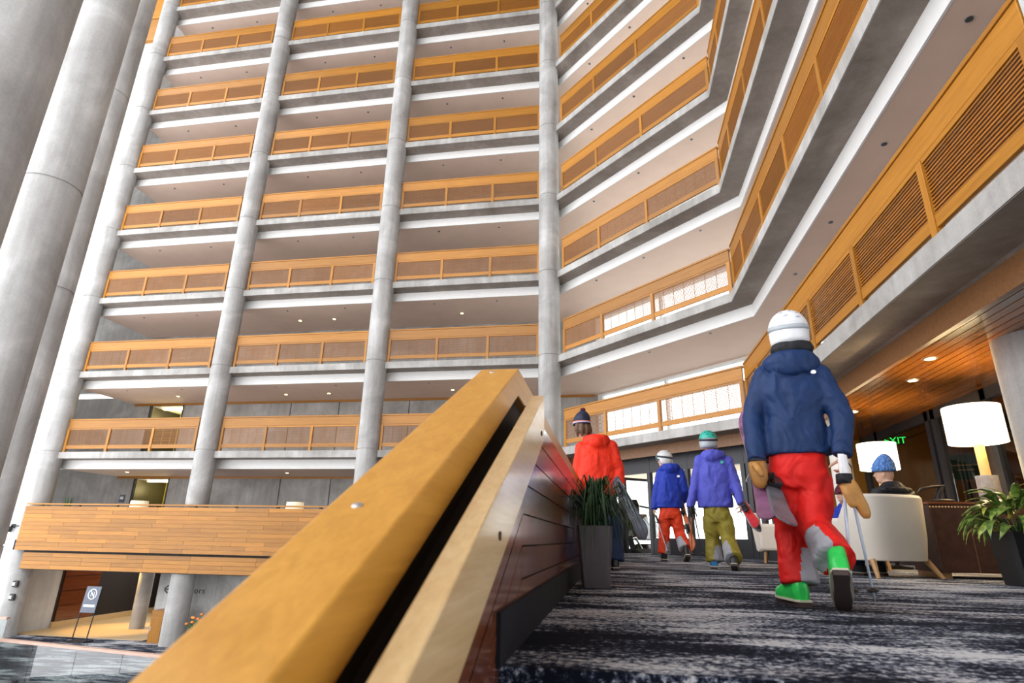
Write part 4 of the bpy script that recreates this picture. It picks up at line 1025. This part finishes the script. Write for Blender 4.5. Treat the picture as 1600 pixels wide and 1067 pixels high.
    tr_ = shell(t, 'trousers', mats['trousers'], root, vox, 4, creases)
    # inner gaiter patches
    if mats.get('patch'):
        ax = []
        for k, sgn in (('L', 1), ('R', -1)):
            a_ = P['kn' + k].lerp(P['an' + k], .38); e_ = P['kn' + k].lerp(P['an' + k], mats.get('cuff' + k, .86) - .005)
            ax.append((k, sgn, P['kn' + k], P['an' + k]))
        me = bpy.data.meshes.new_from_object(tr_.evaluated_get(bpy.context.evaluated_depsgraph_get())); tr_.modifiers.clear(); tr_.data = me
        me.materials.clear(); me.materials.append(MT[mats['trousers']]); me.materials.append(MT[mats['patch']])
        for p in me.polygons:
            p.use_smooth = True; c_ = p.center
            best = min(ax, key=lambda q: min((c_ - q[2].lerp(q[3], i / 6)).length for i in range(7)))
            k, sgn, kn, an = best; d_ = an - kn; t_ = (c_ - kn).dot(d_) / d_.length_squared
            if t_ > .32:
                off = c_ - (kn + d_ * t_); ang_ = off.normalized().dot((rt * sgn * .85 - fwd * .55).normalized())
                if ang_ > (.62 if k == 'R' else .80) - .25 * min(1, max(0, (t_ - .32) * 2)): p.material_index = 1
    return root, P, fwd, rt, jk
J_fwd = {}
UPV = Vector((0, 0, 1))
def bm(P, fwd, pitch=0, yaw=0, s=1.0):
    f = Vector(fwd).copy(); f.z = 0; f.normalize(); f = Matrix.Rotation(yaw, 3, 'Z') @ f; r = f.cross(UPV)
    m4 = Matrix((r, f, UPV)).transposed().to_4x4() @ Matrix.Rotation(pitch, 4, 'X'); m4.translation = P; return m4

# 1 --- navy jacket, red trousers
lbl = 'person in navy jacket, red ski trousers and white helmet walking off with skis'
D = 3.82; f1 = (at(1262, 900, 5) - at(1262, 900, 4)); f1.z = 0; f1 = Matrix.Rotation(R(6), 3, 'Z') @ f1
J = dict(root=(1262, 945, D), head=(1233, 527, D - .02), shL=(1196, 583, D), shR=(1278, 583, D), elL=(1177, 652, D - .02), elR=(1314, 648, D - .03), wrL=(1182, 712, D - .12), wrR=(1316, 703, D - .10), hem=(1246, 712, D), hipL=(1224, 745, D), hipR=(1272, 745, D), knL=(1236, 832, D + .06), knR=(1274, 822, D - .05), anL=(1251, 920, D), anR=(1310, 882, D - .33))
root, P, fw, rt, jk = walker(lbl, D, f1, .98, J, dict(jacket='navy_cloth', trousers='red_cloth', hemw=.185, waist=.150, patch='gaiter_grey', cuffL=.93, cuffR=.90, hands={'R': ((.0, .1, -1), (-1, 0, 0), 1.1)}, pw=1.0), .011, .018)
helmet(root, P['head'] + UPV * .012, fw, 'helmet_white', 'helmet_white', 1.02, 'helmet_grey')
nk = MB(); c = P['head'] - UPV * .060
nk.loft([ell(c + UPV * z - fw * y, rt, fw, a_, b_, 20, 2) for z, y, a_, b_ in ((-.06, .0, .10, .09), (-.03, .0, .105, .095), (.0, .0, .10, .095), (.03, -.005, .092, .09))])
nk.loft([ell(c + UPV * (z - .01) - fw * y, rt, fw, a_, b_, 20, 2) for z, y, a_, b_ in ((-.05, .03, .115, .095), (-.02, .035, .126, .100), (.014, .03, .112, .095))])
shell(nk, 'neck_gaiter', 'scarf_black', root, .009, 3, .01)
emblem(root, Vector(at(1271, 581, D - .125)) - root.location, -fw, 'logo_white')
boot(root, bm(Vector((P['anL'].x, P['anL'].y, 0)) - fw * .06, fw, 0, R(18)), 'boot_green', .98)
aR = P['anR']; sk = (aR - P['knR']).normalized(); m4 = bm(Vector((0, 0, 0)), fw, R(-33), R(-6)); m4.translation = aR - (m4.to_3x3() @ Vector((0, .06, .11)))
boot(root, m4, 'boot_green', .98)
# left hand in a tan mitten around the skis
g = MB(); w0 = P['wrL']; dn = Vector((.02, .0, -1)).normalized()
g.loft([ell(w0 + dn * t + fw * .01, rt, fw, a_, b_, 16, 2.3) for t, a_, b_ in ((-.03, .042, .040), (.03, .046, .042), (.08, .050, .045), (.13, .047, .045), (.165, .036, .036), (.185, .018, .02))])
g.tube([w0 + dn * .05 - fw * .035 - rt * .02, w0 + dn * .09 - fw * .065, w0 + dn * .125 - fw * .07 + rt * .012], [.022, .021, .014], 10)
shell(g, 'mitten', 'leather_tan', root, .007, 3, .006)
cs = MB(); cs.loft([ell(w0 + dn * t + fw * .01, rt, fw, a_, a_ - .003, 18, 2.2) for t, a_ in ((.012, .048), (.012, .050), (.032, .051), (.032, .049))], cap=False); cs.build('wrist_strap', 'strap_dark', root, 'all')
gg = 'skis carried by the person in navy'
ski(at(1232, 834, 3.30), at(1173, 657, 4.80), (.22, -.75, .6), 'ski_grey', 'grey ski with rounded tail hanging against the red trousers', 1.0, .34, gg)
ski(at(1204, 826, 3.38), at(1164, 656, 4.88), (-.25, -.72, .6), 'ski_purple', 'purple patterned ski with rounded tail below the tan mitten', .95, .34, gg)
gp_ = 'poles of the person in navy'
pole(at(1314, 712, D - .15), at(1333, 941, D - .10), 'pole_blue', 'pale blue ski pole next to the lifted green boot', 'lettering_white', gp_)
pole(at(1318, 714, D - .17), at(1368, 941, D - .02), 'pole_blue', 'pale blue ski pole slanting outward past the hanging mitten', 'lettering_white', gp_)
mi = empty('mitten', at(1322, 752, D - .2)); tag(mi, 'tan leather mitten with dark cuff hanging from the ski poles', 'mitten')
b = MB(); X, Y = rt, fw
b.loft([ell(X * x + UPV * z, X, Y, a_, c_, 16, 2.3) for x, z, a_, c_ in ((-.004, .02, .034, .032), (.012, -.02, .042, .036), (.034, -.07, .036, .036), (.052, -.12, .034, .034), (.064, -.165, .028, .028), (.066, -.19, .014, .015))])
b.tube([X * -.012 + UPV * -.02, X * -.004 + UPV * -.07 - Y * .02, X * .006 + UPV * -.115 - Y * .02, X * .012 + UPV * -.135 - Y * .02], [.026, .024, .020, .012], 10)
shell(b, 'leather', 'leather_tan', mi, .006, 3, .005)
MB().loft([ell(X * (-.006) + UPV * z, X, Y, a_, a_ - .002, 16, 2.2) for z, a_ in ((-.012, .043), (.035, .040), (.04, .034))]).build('cuff', 'scarf_black', mi, 'all')

# 2 --- periwinkle jacket, olive trousers
lbl = 'person in periwinkle jacket and olive trousers with teal helmet carrying red skis'
D = 8.35; f2 = at(1120, 800, 5) - at(1120, 800, 4); f2.z = 0; f2 = Matrix.Rotation(R(-4), 3, 'Z') @ f2
J = dict(root=(1125, 888, D), head=(1107, 694, D), shL=(1094, 717, D), shR=(1136, 718, D), elL=(1086, 756, D), elR=(1150, 757, D - .05), wrL=(1079, 790, D - .08), wrR=(1157, 785, D - .15), hem=(1118, 793, D), hipL=(1110, 808, D), hipR=(1132, 808, D), knL=(1113, 842, D + .05), knR=(1138, 842, D - .05), anL=(1117, 880, D + .0), anR=(1147, 876, D - .35))
root, P, fw, rt, jk = walker(lbl, D, f2, 1.0, J, dict(jacket='periwinkle', trousers='olive_cloth', hemw=.225, waist=.205, patch='gaiter_grey', cuffL=.95, cuffR=.95, hands={'L': ((0, .1, -1), (1, 0, 0), 1.0), 'R': ((0, .1, -1), (-1, 0, 0), 1.0)}, pw=1.05), .014, .02)
helmet(root, P['head'] + UPV * .02, Matrix.Rotation(R(12), 3, 'Z') @ fw, 'helmet_teal', 'helmet_grey', 1.08)
emblem(root, Vector(at(1128, 722, D - .15)) - root.location, -fw, 'logo_green', .022)
boot(root, bm(Vector((P['anL'].x, P['anL'].y, 0)) - fw * .06, fw, 0, R(8)), 'boot_blue', 1.0)
m4 = bm(Vector((0, 0, 0)), fw, R(-30)); m4.translation = P['anR'] - (m4.to_3x3() @ Vector((0, .05, .11))); boot(root, m4, 'boot_black', 1.0)
gg = 'skis carried by the person in periwinkle'
ski(at(1187, 828, 7.75), at(1124, 730, 9.1), (-.5, -.6, .4), 'ski_red', 'red ski slanting below the periwinkle sleeve', 1.0, .30, gg)
ski(at(1184, 826, 7.80), at(1121, 728, 9.15), (.5, .6, -.4), 'ski_base', 'pale ski held base to base with the red one', 1.0, .30, gg)
gp_ = 'poles of the person in periwinkle'
pole(at(1080, 792, D - .1), at(1081, 873, D - .1), 'ski_orange', 'reddish ski pole hanging straight below the periwinkle sleeve', 'binding_black', gp_)
pole(at(1082, 791, D - .12), at(1099, 873, D - .05), 'pole_dark', 'dark ski pole slanting below the periwinkle sleeve', 'binding_black', gp_)

# 3 --- royal blue jacket, orange trousers
lbl = 'person in royal blue jacket and orange trousers with silver helmet near the entrance'
D = 11.0; f3 = at(1050, 800, 5) - at(1050, 800, 4); f3.z = 0; f3 = Matrix.Rotation(R(8), 3, 'Z') @ f3
J_fwd[lbl] = Matrix.Rotation(R(60), 3, 'Z') @ f3
J = dict(root=(1052, 873, D), head=(1038, 720, D), shL=(1033, 736, D), shR=(1062, 736, D), elL=(1025, 768, D), elR=(1070, 765, D), wrL=(1022, 793, D - .05), wrR=(1068, 782, D + .15), hem=(1046, 794, D), hipL=(1039, 804, D), hipR=(1056, 804, D), knL=(1038, 835, D), knR=(1062, 834, D), anL=(1038, 866, D), anR=(1073, 862, D - .25))
root, P, fw, rt, jk = walker(lbl, D, f3, 1.08, J, dict(jacket='royal_blue', trousers='orange_red', hemw=.235, waist=.215, patch='gaiter_grey', cuffL=.97, cuffR=.86, hands={'L': ((0, .1, -1), (1, 0, 0), .7), 'R': ((0, .5, -1), (-1, 0, 0), 1.0)}), .015, .02)
helmet(root, P['head'] + UPV * .02, J_fwd[lbl], 'helmet_silver', 'helmet_silver', 1.12)
emblem(root, Vector(at(1060, 744, D - .16)) - root.location, -fw, 'logo_white', .025)
boot(root, bm(Vector((P['anL'].x, P['anL'].y, 0)) - fw * .06, fw), 'boot_black', 1.05)
m4 = bm(Vector((0, 0, 0)), fw, R(-22)); m4.translation = P['anR'] - (m4.to_3x3() @ Vector((0, .05, .11))); boot(root, m4, 'boot_black', 1.05)
gg = 'gear of the person in royal blue'
ski(at(1086, 862, D - .5), at(1058, 760, D + .35), (-.6, -.5, .3), 'ski_orange', 'orange ski held low beside the orange trousers', 1.0, .34, gg)
pole(at(1025, 806, D - .1), at(1045, 868, D - .2), 'pole_blue', 'thin pale ski pole crossing the orange trousers', 'binding_black', gg)

# 4 --- red jacket, knitted hat
lbl = 'person in bright red jacket and striped knit hat behind the grassy planter'
D = 7.25; f4 = at(940, 800, 5) - at(940, 800, 4); f4.z = 0; f4 = Matrix.Rotation(R(10), 3, 'Z') @ f4
J_fwd[lbl] = Matrix.Rotation(R(28), 3, 'Z') @ f4
J = dict(root=(948, 892, D), head=(909, 668, D), shL=(909, 697, D), shR=(954, 695, D), elL=(903, 735, D), elR=(967, 735, D), wrL=(902, 745, D + .1), wrR=(969, 758, D - .08), hem=(938, 776, D), hipL=(929, 794, D), hipR=(956, 794, D), knL=(930, 842, D), knR=(960, 842, D), anL=(930, 880, D), anR=(960, 878, D - .05))
root, P, fw, rt, jk = walker(lbl, D, f4, 1.05, J, dict(jacket='jacket_red', trousers='denim_dark', hemw=.255, waist=.245, hands={'L': ((0, .3, -1), (1, 0, 0), .8), 'R': ((0, .1, -1), (-1, 0, 0), 1.0)}, cuffL=.97, cuffR=.97, pw=1.1), .014, .02)
bn = beanie(root, P['head'] + UPV * .045, J_fwd[lbl], 'beanie_navy', 1.08, tall=.135)
for z0, z1, mt_ in ((.002, .014, 'band_lilac'), (.014, .026, 'band_orange')):
    MB().loft([ell(Vector((0, 0, z)), Vector((1, 0, 0)), Vector((0, 1, 0)), a_ * 1.08, b_ * 1.08, 22, 2.1) for z, a_, b_ in ((z0, .0945, .1135), (z0, .0965, .1155), (z1, .0965, .1155), (z1, .0945, .1135))], cap=False).build('stripe', mt_, bn, 'all')
MB().ball((0, -.03, .175), (.035, .035, .026), 12, 8).build('pompom', 'beanie_maroon', bn, 'all')
hr_ = MB(); hc_ = P['head']
for q in range(5):
    a_ = R(-70 + q * 35); dv = Matrix.Rotation(a_, 3, 'Z') @ (-J_fwd[lbl].normalized())
    hr_.tube([hc_ + dv * .085 + UPV * .04, hc_ + dv * .105 - UPV * .04, hc_ + dv * .09 - UPV * .13], [.030, .034, .012], 8)
shell(hr_, 'hair', 'hair_brown', root, .010, 2)
for k in 'LR': boot(root, bm(Vector((P['an' + k].x, P['an' + k].y, 0)) - fw * .06, fw), 'boot_black', 1.0)
ski(at(1012, 846, 6.55), at(925, 680, 7.75), (-.5, -.7, .4), 'ski_dark', 'wide dark ski hanging below the bright red sleeve', 1.35, .45, None, 'ski_dark')

# 5 --- seated, blue knit hat
def seated(lb, base, rz, s, jacket, trousers, hat, lean=0, yawh=0, quilt=False, hatscale=1.0):
    root = empty('person', base, rz); tag(root, lb, 'person')
    X, Y, Z = Vector((1, 0, 0)), Vector((0, 1, 0)), UPV
    hip = Vector((0, -.12, .44)) * 1.0; sh = hip + Vector((0, -.03 + lean, .48 * s)); hd = sh + Vector((0, .07 + lean * .2, .165 * s))
    hf = Matrix.Rotation(yawh, 3, 'Z') @ Y
    b = MB(); head(b, hd, hf, s); b.tube([hd - Z * .06, sh - Z * .02], [.05 * s, .06 * s], 12)
    torso(b, [(hip - Z * .02, .13 * s, .09 * s), (sh - Z * .02, .16 * s, .08 * s)], X, Y)
    j = MB(); torso(j, [(hip - Z * .01, .19 * s, .13 * s), (hip.lerp(sh, .5), .19 * s, .13 * s), (sh - Z * .06, .20 * s, .12 * s), (sh + Z * .02, .15 * s, .09 * s), (sh + Z * .075 * s, .072 * s, .068 * s)], X, Y)
    t = MB(); torso(t, [(hip - Z * .02, .17 * s, .13 * s), (hip + Z * .1, .17 * s, .12 * s)], X, Y)
    for sg in (-1, 1):
        shp = sh + X * sg * .18 * s - Z * .03; el = shp + Vector((sg * .08, .05, -.25)) * s; wr = el + Vector((-sg * .02, .24, .02)) * s
        limb(b, [shp, el, wr], [.045 * s, .036 * s, .026 * s], 10); hand(b, wr, (0, 1, -.1), (0, 0, -1), s * .95, .5, sg)
        limb(j, [shp, el, wr], [.085 * s, .070 * s, .055 * s], 14)
        hp = hip + X * sg * .10 * s; kn = hp + Vector((sg * .04, .44, .03)) * s; an = Vector((kn.x, kn.y + .02, .10))
        limb(b, [hp, kn, an], [.065 * s, .05 * s, .035 * s], 10); limb(t, [hp, hp.lerp(kn, .5), kn, an], [.095 * s, .09 * s, .075 * s, .07 * s], 14)
        boot(root, Matrix.Translation((an.x, an.y - .06, 0)), 'boot_black', .95 * s)
    shell(b, 'body', 'skin', root, .009, 2); jo = shell(j, 'jacket', jacket, root, .013, 4, .0 if quilt else .014); shell(t, 'trousers', trousers, root, .014, 3, .012)
    if quilt:
        for q in range(7):
            z = sh.z - .02 - q * .062; k_ = MB()
            k_.loft([ell(Vector((0, hip.y + (sh.y - hip.y) * (z - hip.z) / (sh.z - hip.z), z + dz)), X, Y, a_ * s, c_ * s, 24, 2.5) for dz, a_, c_ in ((-.026, .192, .122), (-.012, .207, .138), (.012, .207, .138), (.026, .192, .122))]); k_.build('quilt_band', jacket, jo, 'all')
    beanie(root, hd + Z * .035 * s, hf, hat, s * hatscale, tall=.15)
    return root
seated('person in black quilted jacket and blue knit hat sitting in the tub armchair', (TC[0] + .15 * math.cos(TA) + .07 * math.sin(TA), TC[1] + .15 * math.sin(TA) - .07 * math.cos(TA), 0), TA, 1.0, 'quilt_black', 'denim_dark', 'beanie_blue', 0, R(35), True, 1.08)
seated('person in blue jacket and maroon hat sitting behind the red trousers', (3.22, 9.35, 0), R(120), .86, 'royal_blue', 'quilt_black', 'beanie_maroon', 0, R(10))
